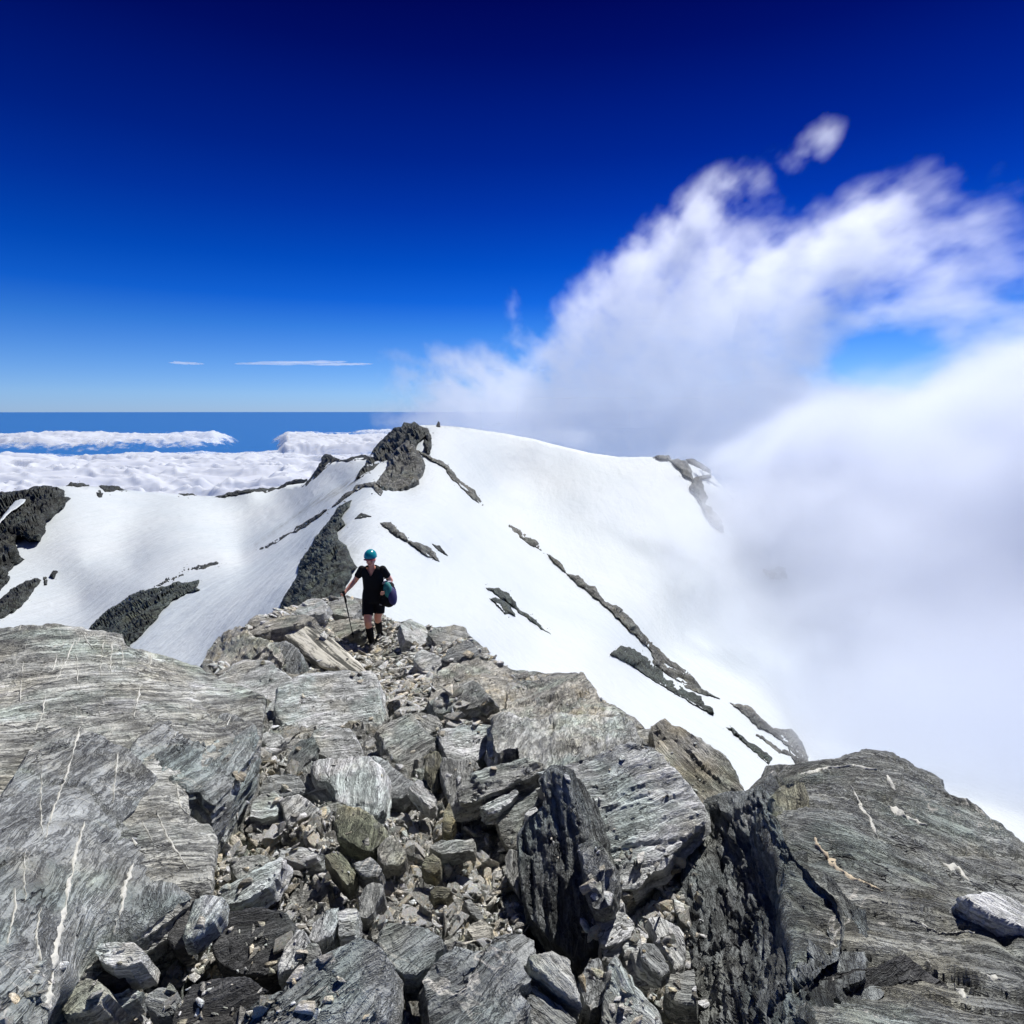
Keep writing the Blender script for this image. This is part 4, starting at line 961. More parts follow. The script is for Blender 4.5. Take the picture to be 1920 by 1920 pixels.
 ('large smooth grey slab at the bottom edge, left of centre', 'R4', [(390, 1215), (440, 1160), (500, 1110), (570, 1070), (650, 1030), (740, 990), (800, 1005), (850, 1035), (880, 1085), (870, 1180), (850, 1280), (800, 1380), (740, 1600), (160, 1600), (165, 1430), (180, 1345), (290, 1275), (370, 1250)], dict(mat='slate', n=(-.05, -.28), lift=.18, thick=.2, stripe=35)),
 ('smooth grey slab crossed by fine white veins in the bottom centre', 'R4', [(852, 1000), (870, 940), (905, 908), (1000, 920), (1100, 938), (1150, 975), (1190, 1010), (1130, 1070), (1100, 1125), (1040, 1165), (985, 1160), (930, 1120), (880, 1080)], dict(mat='slate', n=(0, -.28), lift=.16, thick=.14, stripe=35)),
 ('wide smooth grey slab at the bottom edge, right of centre', 'R4', [(1088, 1205), (1130, 1140), (1190, 1080), (1250, 1030), (1330, 1050), (1400, 1060), (1430, 1020), (1500, 1000), (1560, 1100), (1630, 1190), (1580, 1225), (1560, 1245), (1600, 1290), (1625, 1335), (1590, 1400), (1560, 1600), (1120, 1600), (1125, 1420), (1110, 1290)], dict(mat='slate', n=(.02, -.28), lift=.20, thick=.2, stripe=40)),
 ('grey slab whose corner overlaps the wide smooth slab', 'R4', [(1412, 1040), (1450, 990), (1510, 965), (1580, 962), (1640, 1000), (1650, 1060), (1635, 1130), (1610, 1190), (1560, 1170), (1500, 1110), (1450, 1080)], dict(mat='slate', n=(.05, -.28), lift=.23, thick=.08, stripe=40)),
 ('upright grey slab with a shadowed face at the end of the crevice', 'R4', [(1630, 1080), (1680, 1062), (1740, 1055), (1800, 1075), (1835, 1100), (1840, 1160), (1870, 1240), (1892, 1330), (1840, 1290), (1770, 1240), (1700, 1180), (1650, 1140)], dict(mat='grey', n=(.15, -.45), lift=.30, thick=.18, stripe=-50)),
 ('long pointed slab at the bottom, tip toward the upright grey slab', 'R4', [(1600, 1240), (1660, 1235), (1720, 1290), (1790, 1340), (1850, 1400), (1900, 1500), (1860, 1600), (1640, 1600), (1600, 1420), (1622, 1330)], dict(mat='slate', n=(.05, -.3), lift=.16, thick=.12, stripe=-30)),
 ('pale splintered chunk in the lower left of the scree', 'R4', [(490, 985), (520, 910), (565, 860), (610, 832), (642, 828), (630, 900), (612, 965), (560, 990), (520, 1000)], dict(mat='white', n=(.05, -.4), lift=.18, thick=.12, stripe=60, lay=1.8)),
 ('grey cube-like chunk beside the pale splintered chunk', 'R4', [(640, 842), (690, 832), (735, 838), (732, 900), (722, 962), (680, 972), (650, 965), (635, 900)], dict(mat='pale', n=(0, -.4), lift=.18, thick=.12, stripe=10)),
 ('long upright stone between the black slab and the smooth grey slab', 'R4', [(328, 1165), (350, 1090), (380, 1010), (420, 950), (465, 945), (482, 1000), (460, 1070), (420, 1125), (370, 1150)], dict(mat='pale', n=(0, -.35), lift=.18, thick=.1, stripe=55)),
 ('rounded stone squeezed at the head of the smooth grey slab', 'R4', [(458, 1110), (465, 1050), (490, 1010), (530, 1010), (548, 1050), (535, 1090), (495, 1115)], dict(mat='grey', n=(0, -.35), lift=.16, thick=.1)),
 ('tall grey lump in the middle of the scree', 'R4', [(748, 850), (755, 780), (775, 725), (820, 695), (862, 715), (868, 750), (840, 800), (815, 850), (780, 870)], dict(mat='grey', n=(.05, -.45), lift=.14, thick=.14, stripe=70)),
 ('flat grey slab buried in the scree below the blue-shadowed crevice mouth', 'R4', [(1118, 515), (1170, 480), (1250, 472), (1332, 475), (1332, 530), (1260, 545), (1180, 545)], dict(mat='grey', n=(0, -.35), lift=.12, thick=.08, stripe=3)),
 ('slim blue-grey stone at the right side of the scree', 'R4', [(1288, 795), (1320, 785), (1355, 820), (1392, 880), (1370, 890), (1325, 850)], dict(mat='slate', n=(.1, -.4), lift=.10, thick=.07)),
 ('rusty pale block at the lower right end of the scree', 'R4', [(1308, 935), (1340, 905), (1385, 888), (1432, 930), (1432, 975), (1400, 1010), (1350, 1000)], dict(mat='brown', n=(.05, -.4), lift=.12, thick=.12)),
 ('olive lump at the centre of the scree', 'R4', [(1072, 610), (1090, 570), (1130, 552), (1165, 575), (1162, 620), (1135, 652), (1095, 640)], dict(mat='olive', n=(0, -.4), lift=.10, thick=.1)),
 ('rusty lump at the lower middle of the scree', 'R4', [(1112, 745), (1150, 715), (1210, 720), (1228, 750), (1190, 775), (1140, 772)], dict(mat='olive', n=(0, -.4), lift=.09, thick=.08)),
 ('yellow stained block at the mouth of the dark crevice', 'R4', [(1178, 400), (1190, 340), (1210, 290), (1225, 340), (1240, 380), (1215, 440), (1185, 430)], dict(mat='olive', n=(.05, -.6), lift=.18, thick=.14)),
 ('tall olive slab standing in the gap under the diamond slab', 'R4', [(1085, 60), (1120, 20), (1155, 30), (1162, 120), (1160, 200), (1140, 245), (1110, 190), (1090, 120)], dict(mat='olive', n=(0, -.8), lift=.16, thick=.16, stripe=90)),
 ('narrow grey slab standing left of the log-shaped slab', 'R4', [(1175, 60), (1230, 60), (1330, 70), (1360, 110), (1320, 170), (1270, 230), (1250, 330), (1215, 290), (1190, 200), (1170, 130)], dict(mat='grey', n=(0, -.6), lift=.2, thick=.18, stripe=80)),
 # R2: lower left
 ('pale leaning stone with a pointed foot over the dark hollow, lower left', 'R2', [(830, 1510), (850, 1440), (880, 1360), (920, 1342), (985, 1345), (1000, 1365), (985, 1430), (930, 1480), (870, 1530), (840, 1535)], dict(mat='pale', n=(.1, -.45), lift=.30, thick=.1, stripe=55)),
 ('round pale boulder at the foot of the lower left veins', 'R2', [(430, 1590), (455, 1560), (520, 1545), (600, 1555), (640, 1590), (630, 1630), (570, 1655), (500, 1650), (450, 1625)], dict(mat='pale', n=(0, -.4), lift=.26, thick=.16, stripe=5)),
 ('dark rough stone in the hollow left of the leaning stone', 'R2', [(750, 1480), (780, 1420), (830, 1390), (850, 1420), (840, 1500), (830, 1560), (790, 1580), (755, 1540)], dict(mat='dark', n=(0, -.5), lift=.2, thick=.15)),
 ('dark oval stone below the round pale boulder', 'R2', [(410, 1700), (450, 1680), (520, 1685), (560, 1710), (520, 1745), (460, 1740)], dict(mat='dark', n=(0, -.3), lift=.16, thick=.1)),
 ('brown rounded slab at the bottom left corner stones', 'R2', [(280, 1790), (310, 1730), (370, 1700), (440, 1730), (480, 1780), (430, 1830), (330, 1870), (290, 1880)], dict(mat='brown', n=(-.1, -.35), lift=.18, thick=.14, stripe=30)),
 ('round grey stone with a white seam in the bottom left rubble', 'R2', [(655, 1830), (670, 1780), (720, 1755), (790, 1770), (800, 1820), (770, 1870), (710, 1880)], dict(mat='slate', n=(0, -.3), lift=.14, thick=.1)),
 ('flat pale green slab in the bottom left rubble', 'R2', [(450, 1830), (500, 1790), (580, 1760), (640, 1775), (600, 1810), (530, 1850), (470, 1860)], dict(mat='pale', n=(0, -.25), lift=.12, thick=.08, stripe=25)),
 # R6: right corner
 ('black triangular block in the bottom right corner', 'R6', [(700, 1400), (780, 1350), (880, 1310), (1000, 1275), (1100, 1262), (1190, 1250), (1215, 1212), (1270, 1202), (1330, 1240), (1400, 1300), (1480, 1350), (1540, 1430), (1620, 1500), (1700, 1580), (1800, 1800), (800, 1800), (780, 1600), (830, 1500)], dict(mat='dark', n=(-.1, -.45), lift=.28, thick=.25, stripe=30)),
 ('pale broken ledge stones above the black triangular block', 'R6', [(705, 1385), (760, 1320), (850, 1280), (930, 1240), (990, 1200), (1010, 1240), (1170, 1245), (1000, 1280), (900, 1320), (820, 1350), (740, 1395)], dict(mat='pale', n=(0, -.3), lift=.31, thick=.06, relief=1.8, lay=2)),
 ('pale smooth wedge of rock at the right edge', 'R6', [(1595, 878), (1680, 858), (1750, 850), (1840, 880), (1960, 925), (2100, 990), (2100, 1180), (1920, 1060), (1820, 1020), (1740, 990), (1660, 940)], dict(mat='pale', n=(0, -.3), lift=.40, thick=.1, stripe=-25)),
 ('ochre stained rock tooth on the brow of the right bedrock', 'R6', [(550, 330), (600, 280), (690, 242), (720, 260), (740, 330), (760, 450), (770, 560), (720, 590), (660, 590), (590, 560), (560, 450)], dict(mat='olive', n=(-.15, -.5), lift=.52, thick=.2, stripe=-80, relief=1.4, lay=1.5)),
]
for lab, reg, pts, kw in S:
    rock(lab, reg, pts, group=GS, **kw)
# ------------------------------------------------------------------ loose stones
def world_tris(objs):
    Vs, Fs, base, owner = [], [], 0, []
    for k, o in enumerate(objs):
        me = o.data
        n = len(me.vertices)
        co = np.zeros(n * 3); me.vertices.foreach_get('co', co); co = co.reshape(-1, 3)
        Mw = np.array(o.matrix_world)
        co = co @ Mw[:3, :3].T + Mw[:3, 3]
        f = np.zeros(len(me.polygons) * 3, np.int32); me.polygons.foreach_get('vertices', f)
        Vs.append(co); Fs.append(f.reshape(-1, 3) + base); base += n
        owner += [k] * len(me.polygons)
    return np.concatenate(Vs), np.concatenate(Fs), owner
Vw, Fw, OWN = world_tris([ground] + ROCKS)
BVH = BVHTree.FromPolygons(Vw.tolist(), Fw.tolist(), all_triangles=True)
def shoot(px, py):
    d = Vector(ray(px, py)).normalized()
    p, n, i, t = BVH.ray_cast(Vector((0, 0, 0)), d)
    return (p, n, OWN[i]) if p is not None else (None, None, None)

rng = np.random.RandomState(12)
def hull(seed, flat):
    r = np.random.RandomState(seed)
    bm = bmesh.new()
    n = r.randint(9, 15)
    for _ in range(n):
        p = r.uniform(-1, 1, 3)
        p /= max(abs(p)) ** .55 + 1e-6
        bm.verts.new(p * [1, r.uniform(.6, .9), flat])
    res = bmesh.ops.convex_hull(bm, input=bm.verts)
    bmesh.ops.delete(bm, geom=list({g_ for g_ in res['geom_interior'] + res['geom_unused'] if isinstance(g_, bmesh.types.BMVert)}), context='VERTS')
    bmesh.ops.bevel(bm, geom=bm.edges[:], offset=.035, segments=1, affect='EDGES', profile=.6)
    bmesh.ops.triangulate(bm, faces=bm.faces[:])
    bm.verts.index_update()
    V = np.array([v.co[:] for v in bm.verts]); F = np.array([[v.index for v in f.verts] for f in bm.faces])
    bm.free()
    V += np.stack([perlin(V * 2.2 + seed, k) for k in range(3)], -1) * .06
    return V * .5, F
PROTO = [hull(100 + k, f_) for k, f_ in enumerate([.13, .18, .24, .36, .48, .16, .12, .28, .22, .15, .40, .20, .11, .30])]
PROTO_ME = []
for k, (pv, pf) in enumerate(PROTO):
    me = bpy.data.meshes.new('stone'); me.from_pydata(pv.tolist(), [], pf.tolist()); me.materials.append(M['scree']); PROTO_ME.append(me)

def rand_rot(n, tilt):
    """rotation laying a stone roughly flat on a surface of normal n"""
    z = (n + Vector(rng.normal(0, tilt, 3))).normalized()
    q = z.to_track_quat('Z', 'Y').to_matrix() @ Matrix.Rotation(rng.uniform(0, 2 * math.pi), 3, 'Z')
    return q
stones = []
def scatter(poly, count, smin, smax, power=2.2, tilt=.35, on_rocks=0.0, maxslope=.35, sink=.12, flat=1.0):
    poly = np.array(poly, float)
    lo, hi = poly.min(0), poly.max(0)
    got = tries = 0
    while got < count and tries < count * 8:
        tries += 1
        px, py = rng.uniform(lo[0], hi[0]), rng.uniform(lo[1], hi[1])
        if not inside(poly, np.array([px]), np.array([py]))[0]: continue
        p, n, o = shoot(px, py)
        if p is None or (o != 0 and rng.rand() > on_rocks): continue
        zc = p.y * CP - p.z * SP
        if n.z < 0: n = -n
        if n.z < maxslope: continue
        s = smin * (smax / smin) ** (rng.rand() ** power)
        s *= float(np.clip(zc / 2.6, .75, 1.9))
        m = rand_rot(n, tilt)
        sc = s * np.array([rng.uniform(.85, 1.35), rng.uniform(.7, 1.1), rng.uniform(.7, 1.3) * flat])
        stones.append((rng.randint(len(PROTO)), m, sc, p + n * s * sink * rng.uniform(-.6, 1.6), s / zc, px, py))
        got += 1
scree_poly = T('R4', [(560, 330), (760, 480), (870, 400), (1050, 330), (1180, 380), (1340, 520), (1500, 700), (1600, 950), (1420, 1010), (1150, 960), (880, 910), (740, 950), (620, 830), (600, 640), (520, 560), (340, 480), (200, 420), (340, 380)])
scatter(scree_poly, 2400, .016, .11, 2.4, .38)
scatter(scree_poly, 1500, .014, .04, 1.4, .5, sink=.5)
scatter(G_OUT, 1900, .018, .14, 1.9, .25)
scatter([(400, 1240), (480, 1150), (600, 1120), (720, 1135), (860, 1180), (940, 1250), (900, 1360), (820, 1400), (700, 1300), (560, 1250), (420, 1290)], 2600, .026, .12, 1.9, .16, on_rocks=.01)
scatter([(330, 1740), (560, 1690), (700, 1920), (0, 1920), (60, 1800)], 500, .02, .09, 1.8, .4, on_rocks=.06)
scatter([(1100, 1600), (1320, 1560), (1330, 1920), (1080, 1920)], 420, .02, .09, 1.8, .4, on_rocks=.05)
scatter([(420, 1440), (600, 1380), (620, 1660), (400, 1700)], 350, .02, .09, 1.8, .4, on_rocks=.05)
scatter([(480, 1230), (1400, 1280), (1300, 1600), (480, 1700)], 160, .014, .05, 2, .3, on_rocks=1)
stones.sort(key=lambda t: -t[4] * (1 if (0 < t[5] < 1920 and t[6] < 1915) else 0))
NAMED = 230
RC_ = np.array([np.mean([o.matrix_world @ Vector(c_) for c_ in o.bound_box], axis=0) for o in ROCKS])
RN_ = []
for o in ROCKS:
    w_ = o['label'].split(',')[0].split()
    cut = w_[:8]
    while len(cut) > 2 and cut[-1] in ('of', 'the', 'a', 'with', 'in', 'at', 'on', 'by', 'and', 'to', 'its', 'from', 'left', 'right', 'over', 'under', 'below', 'above', 'behind', 'whose', 'that', 'lower', 'upper', 'between', 'into', 'beside', 'squeezed', 'one', 'long', 'fine', 'two', 'dark', 'huge', 'small'): cut.pop()
    RN_.append(' '.join(cut))
for pi, m, sc, p, *_ in stones[:NAMED]:
    o = bpy.data.objects.new('loose_stone', PROTO_ME[pi])
    COL.objects.link(o)
    o.matrix_world = Matrix.Translation(p) @ m.to_4x4() @ Matrix.Diagonal((*sc, 1))
    dq = RC_ - np.array(p); k = int(np.argmin(np.linalg.norm(dq, axis=1)))
    L_s = max(sc)
    size_ = 'small' if L_s < .10 else ('brick-sized' if L_s < .2 else 'large')
    form = 'thin' if pi in (0, 5, 6, 9, 12) else ('blocky' if pi in (3, 4, 10) else 'flat')
    side = ('left of' if dq[k][0] > abs(dq[k][1]) else 'right of' if -dq[k][0] > abs(dq[k][1]) else 'in front of' if dq[k][1] > 0 else 'behind')
    tag(o, f'{size_} {form} stone {side} the centre of the {RN_[k]}'.replace('the centre of the', 'the' if np.linalg.norm(dq[k]) > .25 else 'the'), 'stone', 'loose angular stones on the ridge')
Vs, Fs, b = [], [], 0
for pi, m, sc, p, *_ in stones[NAMED:]:
    pv, pf = PROTO[pi]
    Vs.append((pv * sc) @ np.array(m).T + np.array(p)); Fs.append(pf + b); b += len(pv)
scree = mesh_obj('scree', np.concatenate(Vs), np.concatenate(Fs), M['scree'], False)
tag(scree, 'broken grey and ochre scree filling the gaps between the slabs', 'scree', kind='stuff')

# debris melted out round the outcrops
Vs, Fs, b = [], [], 0
rng = np.random.RandomState(77)
for ol in OUTL:
    for _ in range(int(np.clip(len(ol) * .55, 6, 60))):
        p = ol[rng.randint(len(ol))] + rng.normal(0, 1, 2) * np.array([4.5, 3.5])
        D = float(SNOW_D(np.array(p[0]), np.array(p[1])))
        s_ = D / FPX * rng.choice([.9, 1.3, 2.0, 3.2], p=[.4, .35, .18, .07])
        pv, pf = PROTO[rng.randint(len(PROTO))]
        m_ = Matrix.Rotation(rng.uniform(0, 6.28), 3, 'Z') @ Matrix.Rotation(rng.normal(0, .3), 3, 'X')
        Vs.append((pv * s_ * [1.3, 1, 1.6]) @ np.array(m_).T + unproj(p[0], p[1], D * .9975)); Fs.append(pf + b); b += len(pv)
tag(mesh_obj('rock_debris', np.concatenate(Vs), np.concatenate(Fs), M['farlit'], False), 'small dark stones melting out of the snow round the outcrops', 'rubble', kind='stuff')

# ------------------------------------------------------------------ quartz veins standing slightly proud of the bedrock
def ribbon(reg, pts, w0, w1, parent, seed, mat='quartz', name='quartz_vein'):
    line = resample(T(reg, pts), 3.0, 0, closed=False)
    n = len(line)
    jit = fbm(np.c_[line / 14.0, np.zeros(n)], 4, seed)
    t = np.gradient(line, axis=0); t /= np.linalg.norm(t, axis=1)[:, None] + 1e-9
    nn = np.stack([-t[:, 1], t[:, 0]], -1)
    line = line + nn * (jit * 5)[:, None]
    wid = (w0 + (w1 - w0) * np.linspace(0, 1, n)) * (1 + 1.3 * fbm(np.c_[line / 9.0, np.zeros(n)], 3, seed + 3)) / REG[reg][2]
    wid = wid * np.clip(1.2 + 3.0 * fbm(np.c_[line / 22.0, np.zeros(n)], 3, seed + 9), .15, 2.2)
    wid = np.maximum(wid, .5) * np.minimum(1, np.minimum(np.arange(n) + 1, n - np.arange(n)) / 5)
    V, ok = [], []
    pi_ = None
    for k in range(n):
        row = []
        for s_ in (-.5, -.2, .2, .5):
            q = line[k] + nn[k] * wid[k] * s_
            d = Vector(ray(q[0], q[1])).normalized()
            p, nor, i, dist = BVH.ray_cast(Vector((0, 0, 0)), d)
            if p is None or OWN[i] == 0 or ROCKS[OWN[i] - 1] is not parent: row = None; break
            if nor.dot(d) > 0: nor = -nor
            row.append(p + nor * (.0045 if abs(s_) < .3 else -.001))
        V.append(row)
    runs, cur_ = [], []
    for row in V + [None]:
        if row is None:
            if len(cur_) > 3: runs.append(cur_)
            cur_ = []
        else: cur_.append(row)
    vs, fs = [], []
    if not runs: return
    prev = None
    for row in max(runs, key=len):
        i0 = len(vs); vs += [tuple(r_) for r_ in row]
        if prev is not None:
            for j in range(3): fs.append((prev + j, i0 + j, i0 + j + 1, prev + j + 1))
        prev = i0
    if len(fs) < 6: return
    used = sorted({i for f in fs for i in f}); mp = {u: k for k, u in enumerate(used)}
    mesh_obj(name, [vs[u] for u in used], [[mp[i] for i in f] for f in fs], M[mat], True, parent=parent)
L1, L2, L3, RB_, RW_ = ROCKS[:5]
VE = [(L2, [(365, 570), (340, 660), (300, 800), (240, 950), (205, 1090)], 11, 8), (L2, [(380, 1010), (340, 1150), (312, 1300), (285, 1430), (250, 1600), (215, 1850)], 9, 34),
      (L2, [(65, 1310), (70, 1400), (30, 1560)], 10, 6), (L1, [(105, 290), (95, 370), (90, 470)], 7, 5), (L1, [(205, 440), (190, 520), (160, 600)], 10, 7), (L1, [(335, 190), (300, 280), (250, 380)], 8, 5),
      (L1, [(365, 155), (420, 235)], 7, 5), (L1, [(470, 180), (450, 350)], 7, 5), (L1, [(510, 190), (498, 270), (500, 350)], 6, 4), (L1, [(556, 180), (548, 300)], 7, 5), (L1, [(635, 400), (612, 480), (598, 575)], 13, 6),
      (L1, [(810, 520), (785, 640)], 9, 6), (L1, [(945, 520), (928, 690), (900, 800)], 6, 4), (L1, [(680, 260), (670, 330)], 7, 4), (L2, [(532, 700), (520, 800), (508, 930)], 9, 6), (L2, [(560, 960), (590, 1080), (640, 1150), (690, 1210)], 9, 6),
      (L1, [(700, 960), (760, 1090), (850, 1230)], 10, 7), (L1, [(640, 1010), (690, 1110)], 6, 4), (L2, [(600, 1200), (560, 1300), (548, 1400), (500, 1540)], 26, 12), (L2, [(190, 740), (183, 900), (187, 1070)], 5, 4), (L2, [(110, 1150), (112, 1370)], 7, 5),
      (L1, [(1040, 530), (1000, 640), (960, 760)], 6, 4), (L1, [(340, 250), (350, 350), (340, 400)], 8, 5), (L1, [(255, 260), (240, 330), (215, 340)], 6, 5), (L1, [(100, 115), (85, 150)], 10, 6), (L2, [(180, 1400), (160, 1530), (190, 1650)], 5, 4),
      (L1, [(790, 840), (815, 950), (860, 990)], 8, 5), (L1, [(655, 1370), (665, 1460)], 9, 6), (L2, [(330, 545), (370, 560)], 40, 36)]
for k, (par, pts, a, b_) in enumerate(VE):
    par = L3 if (par is L1 and sum(p_[0] for p_ in pts) / len(pts) > 700 and sum(p_[1] for p_ in pts) / len(pts) < 800) else par
    ribbon('R2', pts, a * .62, b_ * .7, par, 300 + k)
for k, (par, pts, a, b_, mt) in enumerate([(RB_, [(975, 270), (1030, 380), (1090, 470), (1120, 550)], 8, 14, 'quartz'), (RB_, [(775, 560), (830, 640), (900, 720), (980, 775), (1060, 800), (1150, 850)], 20, 6, 'quartzrust'), (RB_, [(700, 210), (850, 170), (1000, 165), (1120, 185)], 9, 6, 'quartz'),
        (RB_, [(1590, 880), (1700, 975), (1800, 1020), (1920, 1060)], 8, 10, 'quartz'), (RB_, [(1180, 380), (1280, 440), (1390, 490)], 30, 8, 'quartz'), (RB_, [(1300, 1000), (1450, 1075), (1650, 1070)], 5, 5, 'quartz'), (RB_, [(1170, 215), (1220, 300)], 26, 10, 'quartz'),
        (RB_, [(1480, 700), (1560, 720), (1620, 800)], 26, 8, 'quartz'), (RB_, [(1550, 1375), (1620, 1430)], 30, 20, 'quartz'), (RB_, [(1720, 1310), (1790, 1330)], 20, 14, 'quartz')]):
    ribbon('R6', pts, a, b_, par, 400 + k, mt)
# ------------------------------------------------------------------ the hiker
def skinned(name, chains, mat=None, levels=2, root=0):
    """chains: lists of ((x, y, z), (rx, ry)); equal points are welded so that limbs share a joint"""
    verts, rad, edges, idx = [], [], [], {}
    for ch in chains:
        prev = None
        for co, r_ in ch:
            k = tuple(round(c, 4) for c in co)
            if k not in idx:
                idx[k] = len(verts); verts.append(co); rad.append(r_ if isinstance(r_, tuple) else (r_, r_))
            i = idx[k]
            if prev is not None and prev != i: edges.append((prev, i))
            prev = i
    me = bpy.data.meshes.new(name); me.from_pydata(verts, edges, [])
    o = bpy.data.objects.new(name, me); COL.objects.link(o)
    md = o.modifiers.new('skin', 'SKIN'); md.use_smooth_shade = True
    lay = me.skin_vertices[0].data if me.skin_vertices else None
    if lay is None:
        bm = bmesh.new(); bm.from_mesh(me); bm.verts.layers.skin.verify(); bm.to_mesh(me); bm.free()
        lay = me.skin_vertices[0].data
    for i, r_ in enumerate(rad):
        lay[i].radius = r_; lay[i].use_root = (i == root); lay[i].use_loose = False
    sb = o.modifiers.new('sub', 'SUBSURF'); sb.levels = sb.render_levels = levels
    dg = bpy.context.evaluated_depsgraph_get()
    dg.update()
    ev = o.evaluated_get(dg)
    m2 = bpy.data.meshes.new_from_object(ev)
    bpy.data.objects.remove(o)
    bpy.data.meshes.remove(me)
    return m2

def to_bm(meshes):
    bm = bmesh.new()
    for m_ in meshes: bm.from_mesh(m_)
    return bm

def remeshed(name, bm, vox, smooth_it=4):
    me = bpy.data.meshes.new(name); bm.to_mesh(me); bm.free()
    o = bpy.data.objects.new(name, me); COL.objects.link(o)
    md = o.modifiers.new('r', 'REMESH'); md.mode = 'VOXEL'; md.voxel_size = vox; md.use_smooth_shade = True
    sm = o.modifiers.new('s', 'SMOOTH'); sm.iterations = smooth_it; sm.factor = .5
    dg = bpy.context.evaluated_depsgraph_get(); dg.update()
    m2 = bpy.data.meshes.new_from_object(o.evaluated_get(dg))
    bpy.data.objects.remove(o)
    m2.name = name
    return m2

def ell(bm, c, r, rot=None, seg=20, ring=14):
    mt = Matrix.Translation(Vector(c)) @ (rot.to_4x4() if rot else Matrix()) @ Matrix.Diagonal((*r, 1))
    return bmesh.ops.create_uvsphere(bm, u_segments=seg, v_segments=ring, radius=1, matrix=mt)['verts']

def link_part(name, me, mat, parent, smooth=True):
    me.name = name
    me.materials.clear(); me.materials.append(mat)
    me.polygons.foreach_set('use_smooth', np.full(len(me.polygons), smooth))
    o = bpy.data.objects.new(name, me); COL.objects.link(o); o.parent = parent
    return o

M['skin'] = plain('skin', (.88, .40, .27), .5, vary=.10)
M['skinred'] = plain('sunburnt_skin', (.70, .16, .10), .5)
M['black'] = plain('black_fabric', (.008, .008, .010), .85, bumpscale=60, bump=.3, spec=.2)
M['sock'] = plain('black_gaiter', (.009, .009, .011), .8, bumpscale=60, bump=.3, spec=.2)
M['boot'] = plain('boot', (.012, .012, .014), .6, bumpscale=40)
M['teal'] = plain('teal_helmet', (.012, .27, .31), .22, vary=.03)
M['red'] = plain('coral_cap', (.85, .20, .16), .7)
M['hair'] = plain('dark_hair', (.05, .025, .012), .6, bumpscale=80)
M['pole'] = plain('pole_metal', (.03, .03, .035), .35, metal=.6)
M['packteal'] = plain('pack_teal', (.03, .22, .21), .7, bumpscale=40, vary=.75)
M['packblue'] = plain('pack_blue', (.03, .025, .12), .7, bumpscale=40, vary=.75)
M['packgrey'] = plain('pack_grey', (.45, .45, .48), .7, bumpscale=40)
M['eye'] = plain('eye', (.03, .02, .015), .3)

foot_p, _, _ = shoot(704, 1209)
H0 = Vector(foot_p)
person = bpy.data.objects.new('person', None); COL.objects.link(person)
person.location = H0 + Vector((0, 0, -.015))
tag(person, 'hiker in black shirt and shorts with teal helmet, climbing towards the camera with a pole', 'person')
bpy.context.view_layer.update()

hip = (0, .02, .90)
R_ = dict(sh=(-.178, -.03, 1.405), el=(-.315, .02, 1.175), wr=(-.435, -.135, 1.035))
L_ = dict(sh=(.180, -.03, 1.405), el=(.285, .09, 1.16), wr=(.235, -.11, 1.03))
neck = (0, -.055, 1.445)
kR, aR = (-.068, -.20, .50), (-.030, -.12, .10)
kL, aL = (.060, -.02, .52), (.025, .24, .16)
torso = [(hip, (.145, .10)), ((0, .02, 1.02), (.125, .088)), ((0, .0, 1.16), (.135, .095)), ((0, -.02, 1.30), (.15, .095)), ((0, -.04, 1.395), (.085, .065)), (neck, (.052, .052)), ((0, -.085, 1.50), (.048, .05)), ((0, -.10, 1.56), (.05, .055))]
armR = [((0, -.04, 1.395), (.085, .065)), ((-.170, -.03, 1.375), .050), ((-.245, -.005, 1.28), .052), (R_['el'], .043), ((-.375, -.055, 1.105), .041), (R_['wr'], .027), ((-.455, -.165, 1.01), .026)]
armL = [((0, -.04, 1.395), (.085, .065)), ((.172, -.03, 1.375), .050), ((.232, .03, 1.27), .052), (L_['el'], .043), ((.262, -.01, 1.095), .041), (L_['wr'], .027), ((.215, -.15, 1.01), .026)]
legR = [(hip, (.145, .10)), ((-.09, -.01, .83), (.085, .085)), ((-.085, -.11, .66), .078), (kR, .060), ((-.052, -.165, .33), .052), (aR, .034), ((-.030, -.12, .05), .036)]
legL = [(hip, (.145, .10)), ((.09, .01, .83), (.085, .085)), ((.085, -.01, .66), .078), (kL, .060), ((.048, .09, .35), .052), (aL, .034), ((.025, .24, .10), .036)]
def loft(bm, rings, seg=28):
    rows = []
    for (cx_, cy_, cz_), (rx, ry) in rings:
        rows.append([bm.verts.new((cx_ + rx * math.cos(2 * math.pi * k / seg), cy_ + ry * math.sin(2 * math.pi * k / seg), cz_)) for k in range(seg)])
    for a_, b_ in zip(rows[:-1], rows[1:]):
        for k in range(seg): bm.faces.new((a_[k], a_[(k + 1) % seg], b_[(k + 1) % seg], b_[k]))
    bm.faces.new(rows[0][::-1]); bm.faces.new(rows[-1])
def limb(bm, pts, rad):
    for (a, ra), (b, rb) in zip(zip(pts[:-1], rad[:-1]), zip(pts[1:], rad[1:])):
        a, b = Vector(a), Vector(b); d = b - a
        bmesh.ops.create_cone(bm, segments=20, radius1=ra, radius2=rb, depth=d.length, cap_ends=True, matrix=Matrix.Translation((a + b) / 2) @ d.to_track_quat('Z', 'Y').to_matrix().to_4x4())
    for p_, r_ in list(zip(pts, rad))[:-1]: ell(bm, p_, (r_, r_, r_))
bm = bmesh.new()
loft(bm, [((0, .02, .80), (.150, .105)), ((0, .02, .90), (.160, .112)), ((0, .02, 1.02), (.130, .092)), ((0, 0, 1.16), (.135, .096)), ((0, -.02, 1.30), (.150, .098)), ((0, -.03, 1.38), (.135, .075)), ((0, -.045, 1.43), (.070, .055)), ((0, -.06, 1.46), (.052, .050)), ((0, -.085, 1.52), (.050, .052))])
